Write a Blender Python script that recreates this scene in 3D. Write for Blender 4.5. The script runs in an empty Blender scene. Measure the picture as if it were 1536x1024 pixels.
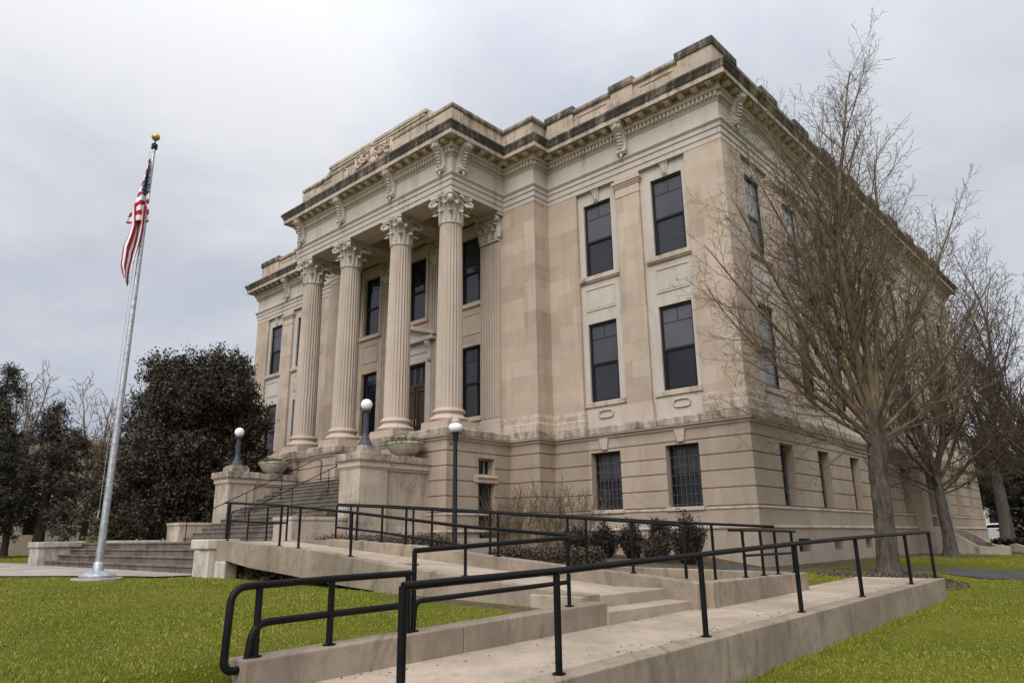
import bpy, bmesh, math, random
import numpy as np
from mathutils import Vector, Matrix
R = math.radians
PI = math.pi
random.seed(7)
rng = np.random.default_rng(7)
scene = bpy.context.scene
COL = scene.collection

# ------------------------------------------------------------------ helpers
class MB:
    """collects polygons, builds ONE mesh object"""
    def __init__(self):
        self.v = []; self.f = []; self.m = []
    def add(self, vs, fs, mi=0):
        o = len(self.v)
        self.v += [tuple(p) for p in vs]
        for f in fs:
            self.f.append([i + o for i in f]); self.m.append(mi)
    def quad(self, a, b, c, d, mi=0):
        self.add([a, b, c, d], [(0, 1, 2, 3)], mi)
    def box(self, x0, x1, y0, y1, z0, z1, mi=0):
        if x0 > x1: x0, x1 = x1, x0
        if y0 > y1: y0, y1 = y1, y0
        v = [(x0,y0,z0),(x1,y0,z0),(x1,y1,z0),(x0,y1,z0),(x0,y0,z1),(x1,y0,z1),(x1,y1,z1),(x0,y1,z1)]
        self.add(v, [(0,3,2,1),(4,5,6,7),(0,1,5,4),(1,2,6,5),(2,3,7,6),(3,0,4,7)], mi)
    def hexa(self, b, t, mi=0):
        """b, t: four bottom and four top points, counter-clockwise from above"""
        self.add(list(b) + list(t), [(0,3,2,1),(4,5,6,7),(0,1,5,4),(1,2,6,5),(2,3,7,6),(3,0,4,7)], mi)
    def prism(self, poly, z0, z1, mi=0):
        n = len(poly)
        a = sum(poly[i][0]*poly[(i+1)%n][1]-poly[(i+1)%n][0]*poly[i][1] for i in range(n))
        if a < 0: poly = poly[::-1]
        f0 = z0 if callable(z0) else (lambda x, y: z0)
        f1 = z1 if callable(z1) else (lambda x, y: z1)
        v = [(x, y, f0(x, y)) for x, y in poly] + [(x, y, f1(x, y)) for x, y in poly]
        fs = [tuple(range(n-1, -1, -1)), tuple(range(n, 2*n))]
        fs += [(i, (i+1) % n, (i+1) % n + n, i + n) for i in range(n)]
        self.add(v, fs, mi)
    def tube(self, pts, rad, n=8, cap=True, mi=0):
        P = [Vector(p) for p in pts]
        if not isinstance(rad, (list, tuple)): rad = [rad]*len(P)
        rings = []
        t0 = (P[1]-P[0]).normalized()
        ref = Vector((0,0,1)) if abs(t0.z) < .9 else Vector((1,0,0))
        u = t0.cross(ref).normalized()
        for i, p in enumerate(P):
            if i == 0: t = t0
            elif i == len(P)-1: t = (P[i]-P[i-1]).normalized()
            else: t = ((P[i+1]-P[i]).normalized() + (P[i]-P[i-1]).normalized())
            if t.length < 1e-6: t = (P[i]-P[i-1])
            t.normalize()
            u = (u - t*u.dot(t))
            if u.length < 1e-6: u = t.cross(Vector((1,.3,.2)))
            u.normalize(); w = t.cross(u)
            rings.append([p + (u*math.cos(2*PI*k/n) + w*math.sin(2*PI*k/n))*rad[i] for k in range(n)])
        o = [q for r in rings for q in r]
        fs = []
        for i in range(len(P)-1):
            for k in range(n):
                a = i*n+k; b = i*n+(k+1) % n
                fs.append((a, b, b+n, a+n))
        if cap:
            fs.append(tuple(range(n-1, -1, -1))); fs.append(tuple(range((len(P)-1)*n, len(P)*n)))
        self.add(o, fs, mi)
    def lathe(self, prof, cx=0, cy=0, z=0, n=32, mi=0, sx=1, sy=1):
        v = []; fs = []
        for r, h in prof:
            for k in range(n):
                a = 2*PI*k/n
                v.append((cx + r*sx*math.cos(a), cy + r*sy*math.sin(a), z + h))
        for i in range(len(prof)-1):
            for k in range(n):
                a = i*n+k; b = i*n+(k+1) % n
                fs.append((a, b, b+n, a+n))
        fs.append(tuple(range(n-1, -1, -1))); fs.append(tuple(range((len(prof)-1)*n, len(prof)*n)))
        self.add(v, fs, mi)
    def sweep(self, loop, prof, closed=True, mi=0):
        n = len(loop)
        off = [offset_loop(loop, t, closed) for t, z in prof]
        v = []; fs = []
        for (t, z), L in zip(prof, off):
            v += [(x, y, z) for x, y in L]
        for i in range(len(prof)-1):
            for k in range(n if closed else n-1):
                a = i*n+k; b = i*n+(k+1) % n
                fs.append((a, b, b+n, a+n))
        self.add(v, fs, mi)
    def build(self, name, mats, parent=None, smooth=False, bevel=0, seg=2, ang=40):
        me = bpy.data.meshes.new(name)
        me.from_pydata(self.v, [], self.f)
        if not isinstance(mats, (list, tuple)): mats = [mats]
        for m in mats: me.materials.append(m)
        if len(mats) > 1: me.polygons.foreach_set('material_index', self.m)
        if smooth:
            me.polygons.foreach_set('use_smooth', [True]*len(me.polygons))
        me.update()
        o = bpy.data.objects.new(name, me); COL.objects.link(o)
        if smooth == 'auto':
            try: me.set_sharp_from_angle(angle=R(ang))
            except Exception: pass
        if bevel:
            md = o.modifiers.new('edge', 'BEVEL'); md.width = bevel; md.segments = seg
            md.limit_method = 'ANGLE'; md.angle_limit = R(35)
        if parent is not None:
            o.parent = parent
        return o

def offset_loop(loop, t, closed=True):
    n = len(loop); out = []
    for i in range(n):
        p = loop[i]
        def nrm(a, b):
            dx, dy = b[0]-a[0], b[1]-a[1]; l = math.hypot(dx, dy)
            return (-dy/l, dx/l)
        n1 = nrm(loop[i-1], p) if (closed or i > 0) else None
        n2 = nrm(p, loop[(i+1) % n]) if (closed or i < n-1) else None
        if n1 is None: n1 = n2
        if n2 is None: n2 = n1
        d = 1 + n1[0]*n2[0] + n1[1]*n2[1]
        m = ((n1[0]+n2[0])/d, (n1[1]+n2[1])/d)
        out.append((p[0]+m[0]*t, p[1]+m[1]*t))
    return out

def wall(mb, O, U, N, L, rows, openings=(), depth=.3, ma=0, mbb=0, mi=0, mir=None):
    """wall face with rows (z, offset) and rectangular openings (u0,u1,z0,z1) with reveals"""
    if mir is None: mir = mi
    def off_at(z):
        for (z0, o0), (z1, o1) in zip(rows, rows[1:]):
            if z0 - 1e-9 <= z <= z1 + 1e-9:
                return o0 if z1 == z0 else o0 + (o1-o0)*(z-z0)/(z1-z0)
        return rows[-1][1]
    rr = list(rows)
    zs = [z for z, o in rr]
    for op in openings:
        for z in op[2:4]:
            if rows[0][0] < z < rows[-1][0] and all(abs(z-q) > 1e-6 for q in zs):
                rr.append((z, off_at(z))); zs.append(z)
    # stable order: keep duplicates of the original rows in order
    rr = sorted(rr, key=lambda a: a[0])
    us = sorted(set([0, L] + [u for op in openings for u in op[:2] if 0 <= u <= L]))
    def pt(u, z, o):
        uu = u
        if u == 0: uu = -ma*o
        elif u == L: uu = L + mbb*o
        return (O[0]+U[0]*uu+N[0]*o, O[1]+U[1]*uu+N[1]*o, z)
    for (z0, o0), (z1, o1) in zip(rr, rr[1:]):
        for u0, u1 in zip(us, us[1:]):
            uc, zc = (u0+u1)/2, (z0+z1)/2
            if any(op[0] < uc < op[1] and op[2]-1e-6 <= zc <= op[3]+1e-6 for op in openings): continue
            mb.quad(pt(u0,z0,o0), pt(u1,z0,o0), pt(u1,z1,o1), pt(u0,z1,o1), mi)
    for u0, u1, z0, z1 in openings:
        seg = [(z, o) for z, o in rr if z0-1e-6 <= z <= z1+1e-6]
        for u in (u0, u1):
            for (a, oa), (b, ob) in zip(seg, seg[1:]):
                mb.quad(pt(u,a,oa), pt(u,b,ob), pt(u,b,-depth), pt(u,a,-depth), mir)
        for z in (z0, z1):
            o = off_at(z)
            mb.quad(pt(u0,z,o), pt(u1,z,o), pt(u1,z,-depth), pt(u0,z,-depth), mir)

def empty(name, loc=(0,0,0), rz=0, parent=None):
    o = bpy.data.objects.new(name, None); COL.objects.link(o)
    o.location = loc; o.rotation_euler = (0, 0, rz); o.empty_display_size = .2
    if parent is not None: o.parent = parent
    return o
def tag(o, label=None, cat=None, group=None, kind=None):
    if label: o['label'] = label
    if cat: o['category'] = cat
    if group: o['group'] = group
    if kind: o['kind'] = kind
    return o
def copy_tree(o, parent=None):
    c = o.copy(); COL.objects.link(c)
    if parent is not None: c.parent = parent
    for ch in list(o.children):
        copy_tree(ch, c)
    return c
def rel(mb, o):
    """make world coordinates in mb relative to location o"""
    mb.v = [(x-o[0], y-o[1], z-o[2]) for x, y, z in mb.v]
    return mb

def np_mesh(name, verts, faces, mat, parent=None, smooth=False):
    """verts (N,3), faces (M,k) numpy"""
    me = bpy.data.meshes.new(name)
    k = faces.shape[1]
    me.vertices.add(len(verts)); me.vertices.foreach_set('co', verts.astype(np.float32).ravel())
    me.loops.add(faces.size); me.loops.foreach_set('vertex_index', faces.astype(np.int32).ravel())
    me.polygons.add(len(faces))
    me.polygons.foreach_set('loop_start', np.arange(0, faces.size, k, dtype=np.int32))
    me.materials.append(mat)
    me.update(calc_edges=True)
    if smooth: me.polygons.foreach_set('use_smooth', [True]*len(faces))
    o = bpy.data.objects.new(name, me); COL.objects.link(o)
    if parent is not None: o.parent = parent
    return o

# ------------------------------------------------------------------ materials
def new_mat(name):
    m = bpy.data.materials.new(name); m.use_nodes = True
    nt = m.node_tree; nt.nodes.clear()
    out = nt.nodes.new('ShaderNodeOutputMaterial')
    b = nt.nodes.new('ShaderNodeBsdfPrincipled')
    nt.links.new(b.outputs[0], out.inputs[0])
    return m, nt, b
class NT:
    def __init__(s, nt): s.nt = nt
    def n(s, t, **kw):
        x = s.nt.nodes.new(t)
        for k, v in kw.items(): setattr(x, k, v)
        return x
    def l(s, a, b): s.nt.links.new(a, b)
    def pos(s): return s.n('ShaderNodeNewGeometry').outputs['Position']
    def mapping(s, vec, scale=(1,1,1)):
        m = s.n('ShaderNodeVectorMath', operation='MULTIPLY'); s.l(vec, m.inputs[0]); m.inputs[1].default_value = scale
        return m.outputs[0]
    def noise(s, vec, scale, detail=4, rough=.55, dist=0):
        x = s.n('ShaderNodeTexNoise'); s.l(vec, x.inputs['Vector'])
        x.inputs['Scale'].default_value = scale; x.inputs['Detail'].default_value = detail
        x.inputs['Roughness'].default_value = rough; x.inputs['Distortion'].default_value = dist
        return x.outputs['Fac']
    def ramp(s, fac, stops):
        r = s.n('ShaderNodeValToRGB'); s.l(fac, r.inputs[0])
        e = r.color_ramp.elements
        while len(e) < len(stops): e.new(.5)
        for i, (p, c) in enumerate(stops):
            e[i].position = p; e[i].color = (*c, 1) if len(c) == 3 else c
        return r.outputs['Color']
    def mix(s, fac, a, b, mode='MIX'):
        x = s.n('ShaderNodeMix', data_type='RGBA', blend_type=mode)
        if isinstance(fac, (int, float)): x.inputs[0].default_value = fac
        else: s.l(fac, x.inputs[0])
        for v, i in ((a, 6), (b, 7)):
            if isinstance(v, tuple): x.inputs[i].default_value = (*v, 1) if len(v) == 3 else v
            else: s.l(v, x.inputs[i])
        return x.outputs[2]
    def math(s, op, a, b=0, c=0):
        x = s.n('ShaderNodeMath', operation=op)
        for i, v in enumerate((a, b, c)):
            if isinstance(v, (int, float)): x.inputs[i].default_value = v
            else: s.l(v, x.inputs[i])
        return x.outputs[0]
    def smooth(s, v, a, b):
        x = s.n('ShaderNodeMapRange', interpolation_type='SMOOTHSTEP')
        s.l(v, x.inputs[0]); x.inputs[1].default_value = a; x.inputs[2].default_value = b
        return x.outputs[0]
    def bump(s, h, strength, dist, bsdf):
        x = s.n('ShaderNodeBump'); s.l(h, x.inputs['Height'])
        x.inputs['Strength'].default_value = strength; x.inputs['Distance'].default_value = dist
        s.l(x.outputs[0], bsdf.inputs['Normal'])
    def uz(s, pos):
        """x+y along the walls, z up"""
        sp = s.n('ShaderNodeSeparateXYZ'); s.l(pos, sp.inputs[0])
        cb = s.n('ShaderNodeCombineXYZ')
        s.l(s.math('ADD', sp.outputs[0], sp.outputs[1]), cb.inputs[0]); s.l(sp.outputs[2], cb.inputs[1])
        return cb.outputs[0], sp

def stone(name, col, ashlar=None, soot=0.0, var=1.0, joint_dark=.72):
    m, nt, b = new_mat(name); g = NT(nt)
    pos = g.pos(); uz, sp = g.uz(pos)
    c = Vector(col)
    big = g.noise(pos, .35, 3, .6)
    med = g.noise(g.mapping(uz, (.5, .5, .5)), 2.2, 6, .65, .4)
    fine = g.noise(pos, 42, 3, .6)
    d1 = tuple(c*(1-.13*var)); l1 = tuple(c*(1+.10*var))
    base = g.mix(g.smooth(big, .3, .7), d1, l1)
    warm = tuple((c.x*1.02, c.y*.90, c.z*.78))
    base = g.mix(g.math('MULTIPLY', g.smooth(med, .42, .72), .55), base, warm)
    # soft sooty streaks running down the stone
    st = g.noise(g.mapping(uz, (2.4, .16, 1)), 1.0, 6, .7, .3)
    base = g.mix(g.math('MULTIPLY', g.smooth(st, .46, .76), .55), base, tuple(c*.62))
    patch = g.noise(pos, .9, 5, .7)
    base = g.mix(g.math('MULTIPLY', g.smooth(patch, .54, .70), .42), base, (c.x*.62, c.y*.6, c.z*.58))
    h = fine
    if ashlar:
        w, hh, z0 = ashlar
        br = g.n('ShaderNodeTexBrick'); 
        sh = g.n('ShaderNodeVectorMath', operation='ADD'); g.l(uz, sh.inputs[0]); sh.inputs[1].default_value = (.23, -z0, 0)
        g.l(sh.outputs[0], br.inputs['Vector'])
        br.inputs['Scale'].default_value = 1; br.inputs['Brick Width'].default_value = w; br.inputs['Row Height'].default_value = hh
        br.inputs['Mortar Size'].default_value = .007; br.inputs['Mortar Smooth'].default_value = .4
        br.inputs['Color1'].default_value = (1.0, 1.0, 1.0, 1); br.inputs['Color2'].default_value = (.80, .785, .755, 1)
        br.inputs['Mortar'].default_value = (joint_dark, joint_dark*.98, joint_dark*.95, 1)
        base = g.mix(1.0, base, br.outputs['Color'], 'MULTIPLY')
        h = g.math('SUBTRACT', g.math('MULTIPLY', fine, .25), br.outputs['Fac'])
    if soot > 0:
        n1 = g.noise(g.mapping(uz, (1.0, .45, 1)), 1.1, 6, .75, .6)
        n2 = g.noise(pos, 7, 4, .7); n3 = g.noise(g.mapping(uz, (5.0, .35, 1)), 1.0, 5, .7)
        f = g.smooth(g.math('ADD', g.math('ADD', g.math('MULTIPLY', n1, .55), g.math('MULTIPLY', n3, .27)), g.math('MULTIPLY', n2, .18)), .56-.26*soot, .70-.17*soot)
        base = g.mix(g.math('MULTIPLY', f, .45+.5*soot), base, (.030, .027, .024))
    base = g.mix(.16, base, g.ramp(fine, [(.3, (.25,.25,.25)), (.7, (.8,.8,.8))]), 'SOFT_LIGHT')
    g.l(base, b.inputs['Base Color'])
    b.inputs['Roughness'].default_value = .9; b.inputs['Specular IOR Level'].default_value = .2
    g.bump(h, .35, .012, b)
    return m

TAN = (.475, .384, .308)
PALE = (.460, .412, .362)
M = {}
M['wall'] = stone('limestone_ashlar', TAN, ashlar=(1.25, .62, .0))
M['rust'] = stone('limestone_courses', (.38, .307, .242), ashlar=(2.3, 20, 0))
M['pale'] = stone('limestone_pale', PALE, var=.7)
M['trim'] = stone('limestone_trim', (.47, .38, .315))
M['col'] = stone('limestone_column', (.425, .355, .292), var=.7)
M['soot'] = stone('limestone_weathered', (.43, .362, .297), soot=.93)
M['soot2'] = stone('limestone_streaked', (.46, .38, .305), soot=.38)
M['pale_s'] = stone('limestone_entablature', PALE, soot=.16, var=.8)
M['soot3'] = stone('limestone_ledge', (.44, .365, .295), soot=.6)
M['ped'] = stone('limestone_pedestal', (.47, .395, .325), ashlar=(1.3, .62, .2), soot=.36)
M['stepstone'] = stone('worn_step_stone', (.165, .137, .112), soot=.5)
M['white_st'] = stone('washed_stone', (.52, .465, .395), soot=.40)

def concrete(name, col, stain=.5, rough=.85, joints=None):
    m, nt, b = new_mat(name); g = NT(nt)
    pos = g.pos(); uz, sp = g.uz(pos); c = Vector(col)
    n1 = g.noise(pos, .8, 5, .65); n2 = g.noise(pos, 6, 5, .7); n3 = g.noise(pos, 70, 2, .6)
    base = g.mix(g.smooth(n1, .3, .7), tuple(c*.74), tuple(c*1.16))
    base = g.mix(g.math('MULTIPLY', g.smooth(n2, .46, .72), .5), base, tuple(c*.58))
    blo = g.noise(pos, 2.3, 4, .6, .8)
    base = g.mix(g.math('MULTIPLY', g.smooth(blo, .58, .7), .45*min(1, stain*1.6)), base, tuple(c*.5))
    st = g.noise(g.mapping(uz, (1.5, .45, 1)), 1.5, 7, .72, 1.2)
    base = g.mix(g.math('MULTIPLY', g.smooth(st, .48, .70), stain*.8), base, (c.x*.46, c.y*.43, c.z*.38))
    pale = g.noise(pos, 1.7, 6, .75)
    base = g.mix(g.math('MULTIPLY', g.smooth(pale, .6, .78), .3), base, tuple(c*1.35))
    spk = g.noise(pos, 160, 1, .5)
    base = g.mix(g.math('MULTIPLY', g.smooth(spk, .66, .74), .35), base, tuple(c*.45))
    g.l(base, b.inputs['Base Color'])
    b.inputs['Roughness'].default_value = rough; b.inputs['Specular IOR Level'].default_value = .25
    g.bump(g.math('ADD', g.math('MULTIPLY', n3, .6), n2), .35, .006, b)
    return m
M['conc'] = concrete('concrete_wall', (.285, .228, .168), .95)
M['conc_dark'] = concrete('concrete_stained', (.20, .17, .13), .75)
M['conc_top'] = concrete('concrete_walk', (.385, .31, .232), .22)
M['conc_lt'] = concrete('concrete_light', (.40, .35, .29), .3)
M['side_walk'] = concrete('pavement_concrete', (.34, .30, .255), .3)
M['asphalt'] = concrete('asphalt', (.075, .072, .07), .2, .9)

def simple(name, col, rough=.5, metal=0, spec=.5, nscale=None, namp=.2, bump=0):
    m, nt, b = new_mat(name); g = NT(nt)
    b.inputs['Base Color'].default_value = (*col, 1)
    b.inputs['Roughness'].default_value = rough; b.inputs['Metallic'].default_value = metal
    b.inputs['Specular IOR Level'].default_value = spec
    if nscale:
        n = g.noise(g.pos(), nscale, 5, .65); c = Vector(col)
        g.l(g.mix(g.smooth(n, .3, .7), tuple(c*(1-namp)), tuple(c*(1+namp))), b.inputs['Base Color'])
        rr = g.n('ShaderNodeMapRange'); g.l(n, rr.inputs[0]); rr.inputs[3].default_value = max(.02, rough-.1); rr.inputs[4].default_value = min(1, rough+.12)
        g.l(rr.outputs[0], b.inputs['Roughness'])
        if bump: g.bump(n, bump, .01, b)
    return m
M['frame'] = simple('dark_bronze_frame', (.010, .0095, .0095), .5, 0, .25, 20)
M['grille'] = simple('grey_grille', (.085, .08, .075), .6, 0, .3, 12, .3)
M['glass'] = simple('window_glass', (.006, .007, .010), .03, 0, .45)
M['glass2'] = simple('window_glass_shade', (.050, .050, .060), .2, 0, .45, 2.5, .18)
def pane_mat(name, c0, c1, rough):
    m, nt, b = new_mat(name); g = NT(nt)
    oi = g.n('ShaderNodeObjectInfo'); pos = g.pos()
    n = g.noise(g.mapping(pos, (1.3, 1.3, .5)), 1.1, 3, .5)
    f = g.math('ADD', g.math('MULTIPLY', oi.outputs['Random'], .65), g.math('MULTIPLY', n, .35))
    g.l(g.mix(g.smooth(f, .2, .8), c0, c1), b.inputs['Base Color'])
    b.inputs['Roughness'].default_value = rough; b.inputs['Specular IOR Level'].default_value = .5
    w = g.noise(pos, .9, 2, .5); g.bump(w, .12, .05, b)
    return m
M['glass'] = pane_mat('window_glass', (.005, .006, .009), (.028, .029, .036), .03)
M['glass2'] = pane_mat('window_glass_shade', (.030, .031, .037), (.085, .085, .098), .16)
M['glass3'] = pane_mat('window_glass_painted_sky', (.02, .021, .026), (.36, .37, .41), .12)  # side panes: pale sky reflections painted into the base colour
M['rail'] = simple('black_rail_paint', (.007, .007, .0075), .5, 0, .25, 9, .4, .05)
def rail_mat():
    m, nt, b = new_mat('worn_black_rail'); g = NT(nt); pos = g.pos()
    n = g.noise(pos, 26, 5, .7); n2 = g.noise(pos, 3, 4, .6); n3 = g.noise(pos, 120, 2, .6)
    base = g.mix(g.smooth(n2, .35, .7), (.0035, .0035, .004), (.008, .0075, .0075))
    base = g.mix(g.smooth(n, .70, .76), base, (.06, .045, .035))
    g.l(base, b.inputs['Base Color']); b.inputs['Specular IOR Level'].default_value = .16
    rr = g.n('ShaderNodeMapRange'); g.l(n2, rr.inputs[0]); rr.inputs[3].default_value = .36; rr.inputs[4].default_value = .62; g.l(rr.outputs[0], b.inputs['Roughness'])
    g.bump(g.math('ADD', n3, n), .12, .003, b)
    return m
M['rail'] = rail_mat()
M['lampiron'] = simple('blue_grey_iron', (.05, .055, .067), .55, 0, .35, 14, .3, .1)
M['lampblack'] = simple('black_iron', (.010, .010, .012), .5, 0, .3, 14, .3)
M['globe'] = simple('milk_glass', (.80, .80, .82), .25, 0, .5)
M['globe2'] = simple('white_shade', (.85, .86, .9), .3, 0, .5)
M['steel'] = simple('brushed_aluminium', (.42, .43, .45), .42, .7, .5, 11, .3)
M['gold'] = simple('gilded_ball', (.52, .36, .13), .38, .7, .5)
M['wood'] = simple('dark_brown_door', (.045, .028, .02), .42, 0, .5, 6, .35)
M['wood2'] = simple('weathered_wood', (.05, .042, .035), .7, 0, .3, 6, .35)
M['soil'] = simple('bare_soil', (.085, .062, .044), .95, 0, .1, 9, .45, .6)
M['mulch'] = simple('leaf_litter', (.10, .068, .045), .95, 0, .1, 22, .6, .8)
M['roofing'] = simple('roof_gravel', (.18, .17, .16), .95, 0, .1, 5, .2)
M['pot'] = simple('cast_stone_bowl', (.40, .345, .285), .85, 0, .2, 5, .2, .2)

def bark(name, c0, c1, sc=6):
    m, nt, b = new_mat(name); g = NT(nt)
    pos = g.pos()
    n = g.noise(g.mapping(pos, (1, 1, .28)), sc*2, 6, .7, .6)
    n2 = g.noise(pos, 1.3, 3, .6)
    base = g.mix(g.smooth(n, .32, .68), c0, c1)
    base = g.mix(g.math('MULTIPLY', g.smooth(n2, .45, .7), .5), base, (c1[0]*.9, c1[1]*1.0, c1[2]*.9))
    g.l(base, b.inputs['Base Color']); b.inputs['Roughness'].default_value = .92; b.inputs['Specular IOR Level'].default_value = .15
    g.bump(n, .8, .03, b)
    return m
M['bark'] = bark('grey_bark', (.034, .027, .022), (.115, .094, .076))
M['bark2'] = bark('grey_bark_pale', (.034, .028, .024), (.11, .094, .08))
M['twig'] = bark('twig_bark', (.075, .053, .034), (.195, .142, .092), 3)
M['twig2'] = bark('twig_bark_dark', (.048, .035, .026), (.125, .092, .068), 3)
M['darkbark'] = bark('dark_bark', (.018, .014, .011), (.06, .048, .038))

def leafmat(name, cols, rough=.5, scale=.9, trans=.0):
    m, nt, b = new_mat(name); g = NT(nt)
    geo = g.n('ShaderNodeNewGeometry')
    rnd = geo.outputs['Random Per Island']
    n = g.noise(geo.outputs['Position'], scale, 4, .6)
    f = g.math('ADD', g.math('MULTIPLY', rnd, .6), g.math('MULTIPLY', n, .4))
    stops = [(i/(len(cols)-1)*.7+.15, c) for i, c in enumerate(cols)]
    g.l(g.ramp(f, stops), b.inputs['Base Color'])
    b.inputs['Roughness'].default_value = rough; b.inputs['Specular IOR Level'].default_value = .35
    return m
M['magnolia'] = leafmat('magnolia_leaves', [(.013, .012, .007), (.025, .021, .012), (.048, .033, .018), (.088, .055, .033)], .55)
M['conifer'] = leafmat('conifer_needles', [(.016, .015, .010), (.040, .034, .024), (.085, .068, .048)], .65)
M['evergreen'] = leafmat('dark_evergreen_leaves', [(.006, .006, .004), (.014, .013, .008), (.034, .025, .015)], .6)
M['hedge'] = leafmat('box_leaves', [(.018, .015, .008), (.05, .04, .022), (.11, .08, .045)], .6)
M['moss'] = leafmat('bedding_leaves', [(.05, .06, .015), (.12, .13, .03), (.2, .2, .06)], .6)
M['drybush'] = leafmat('dead_brush', [(.05, .035, .025), (.11, .08, .055), (.17, .12, .085)], .8)
M['grassb'] = leafmat('grass_blades', [(.085, .118, .006), (.158, .186, .009), (.232, .222, .016), (.30, .252, .05)], .6, .55)

def grass_ground():
    m, nt, b = new_mat('lawn_turf'); g = NT(nt)
    pos = g.pos()
    n1 = g.noise(pos, .35, 4, .6); n2 = g.noise(pos, 3.5, 6, .7); n3 = g.noise(pos, 60, 3, .7)
    base = g.mix(g.smooth(n1, .34, .66), (.098, .122, .007), (.18, .168, .016))
    base = g.mix(g.math('MULTIPLY', g.smooth(n2, .5, .75), .55), base, (.21, .17, .05))
    base = g.mix(g.smooth(n3, .35, .8), base, (.06, .07, .008))
    sp = g.n('ShaderNodeSeparateXYZ'); g.l(pos, sp.inputs[0])
    at = g.n('ShaderNodeAttribute'); at.attribute_name = 'soil'
    soil = g.mix(g.smooth(n2, .3, .7), (.075, .055, .040), (.15, .115, .080))
    f = g.smooth(g.math('ADD', at.outputs['Fac'], g.math('MULTIPLY', g.math('SUBTRACT', n2, .5), 1.0)), .4, .62)
    base = g.mix(f, base, soil)
    g.l(base, b.inputs['Base Color']); b.inputs['Roughness'].default_value = .95; b.inputs['Specular IOR Level'].default_value = .1
    g.bump(g.math('ADD', n3, g.math('MULTIPLY', n2, .6)), .9, .035, b)
    return m
M['lawn'] = grass_ground()

# ------------------------------------------------------------------ camera
CAMM = [[0.733558451215748, 0.18779662822453183, 0.6531649294607375],
        [0.6795222072808242, -0.18584284540406562, -0.709726712632628],
        [-0.01189825458415957, 0.964466102690819, -0.26393856917516434]]
CAMC = (9.29335928, -20.49105837, 1.6)
cd = bpy.data.cameras.new('camera'); cam = bpy.data.objects.new('camera', cd); COL.objects.link(cam)
mw = Matrix(CAMM).to_4x4(); mw.translation = CAMC
cam.matrix_world = mw
cd.sensor_width = 36; cd.lens = 36*1079.4337/1536; cd.clip_start = .05; cd.clip_end = 2000
scene.camera = cam
# ------------------------------------------------------------------ courthouse
CH = empty('courthouse', (-15, 10, .5))
tag(CH, 'large tan limestone courthouse with a four column portico and stained cornice', 'courthouse')
CHO = (-15, 10, .5)
def pieces(mb, tol=.03):
    """split a collector into groups of polygons that touch each other"""
    n = len(mb.v); par = list(range(n))
    def find(i):
        while par[i] != i: par[i] = par[par[i]]; i = par[i]
        return i
    for f in mb.f:
        r = find(f[0])
        for i in f[1:]: par[find(i)] = r
    box = {}
    for f in mb.f:
        r = find(f[0]); bb = box.setdefault(r, [1e9]*3+[-1e9]*3)
        for i in f:
            for k in range(3):
                bb[k] = min(bb[k], mb.v[i][k]); bb[k+3] = max(bb[k+3], mb.v[i][k])
    ks = list(box); grp = {k: k for k in ks}
    def gf(k):
        while grp[k] != k: k = grp[k]
        return k
    for i, p in enumerate(ks):
        for q in ks[:i]:
            P, Q = box[p], box[q]
            if all(P[k] <= Q[k+3]+tol and Q[k] <= P[k+3]+tol for k in range(3)):
                gp, gq = gf(p), gf(q)
                if gp != gq: grp[gp] = gq
    out = {}
    for f, m in zip(mb.f, mb.m):
        g_ = gf(find(f[0])); o, mp = out.setdefault(g_, (MB(), {}))
        idx = []
        for i in f:
            if i not in mp: mp[i] = len(o.v); o.v.append(mb.v[i])
            idx.append(mp[i])
        o.f.append(idx); o.m.append(m)
    return [o for o, mp in out.values()]
def part(mb, name, mat, parent=CH, split=True, **kw):
    rel(mb, CHO); o = None
    for p in (pieces(mb) if split and len(mb.f) < 6000 else [mb]):
        o = p.build(name, mat, parent, **kw)
    return o

YB = -.86          # centre block and portico back wall
YP = -3.75         # portico entablature face
XR, XL = -9.15, -19.95
XE, YE = -30.7, 30.5
XB0, XB1 = -7.52, -21.6
XC = -14.55
COLX = (-9.75, -12.78, -16.32, -19.35)
YC = -3.2
LOOP_E = [(0,YE),(0,0),(XB0,0),(XB0,YB),(XR,YB),(XR,YP),(XL,YP),(XL,YB),(XB1,YB),(XB1,0),(XE,0),(XE,YE)]
LOOP_B = [(0,YE),(0,0),(XB0,0),(XB0,YB),(-8.95,YB),(-8.95,-4.0),(-10.55,-4.0),(-10.55,-3.8),(-11.98,-3.8),(-11.98,-4.0),(-13.58,-4.0),
          (-13.58,-2.2),(-15.52,-2.2),(-15.52,-4.0),(-17.12,-4.0),(-17.12,-3.8),(-18.55,-3.8),(-18.55,-4.0),(-20.15,-4.0),(-20.15,YB),
          (XB1,YB),(XB1,0),(XE,0),(XE,YE)]
# ---- windows on each facade: (u along facade, width)
WX = [(-2.87,-1.62),(-5.86,-4.61)]                    # right wing
WXL = [(-29.15,-27.95),(-26.25,-25.05)]               # left wing
WP = [-11.1, XC, -17.9]                               # portico centres, width 1.2
SY = [1.85+3.2*k for k in range(9)]                   # side facade, width 1.25
ZU = (10.98, 13.88); ZM = (6.25, 9.15); ZBW = (2.50, 4.43)

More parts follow.
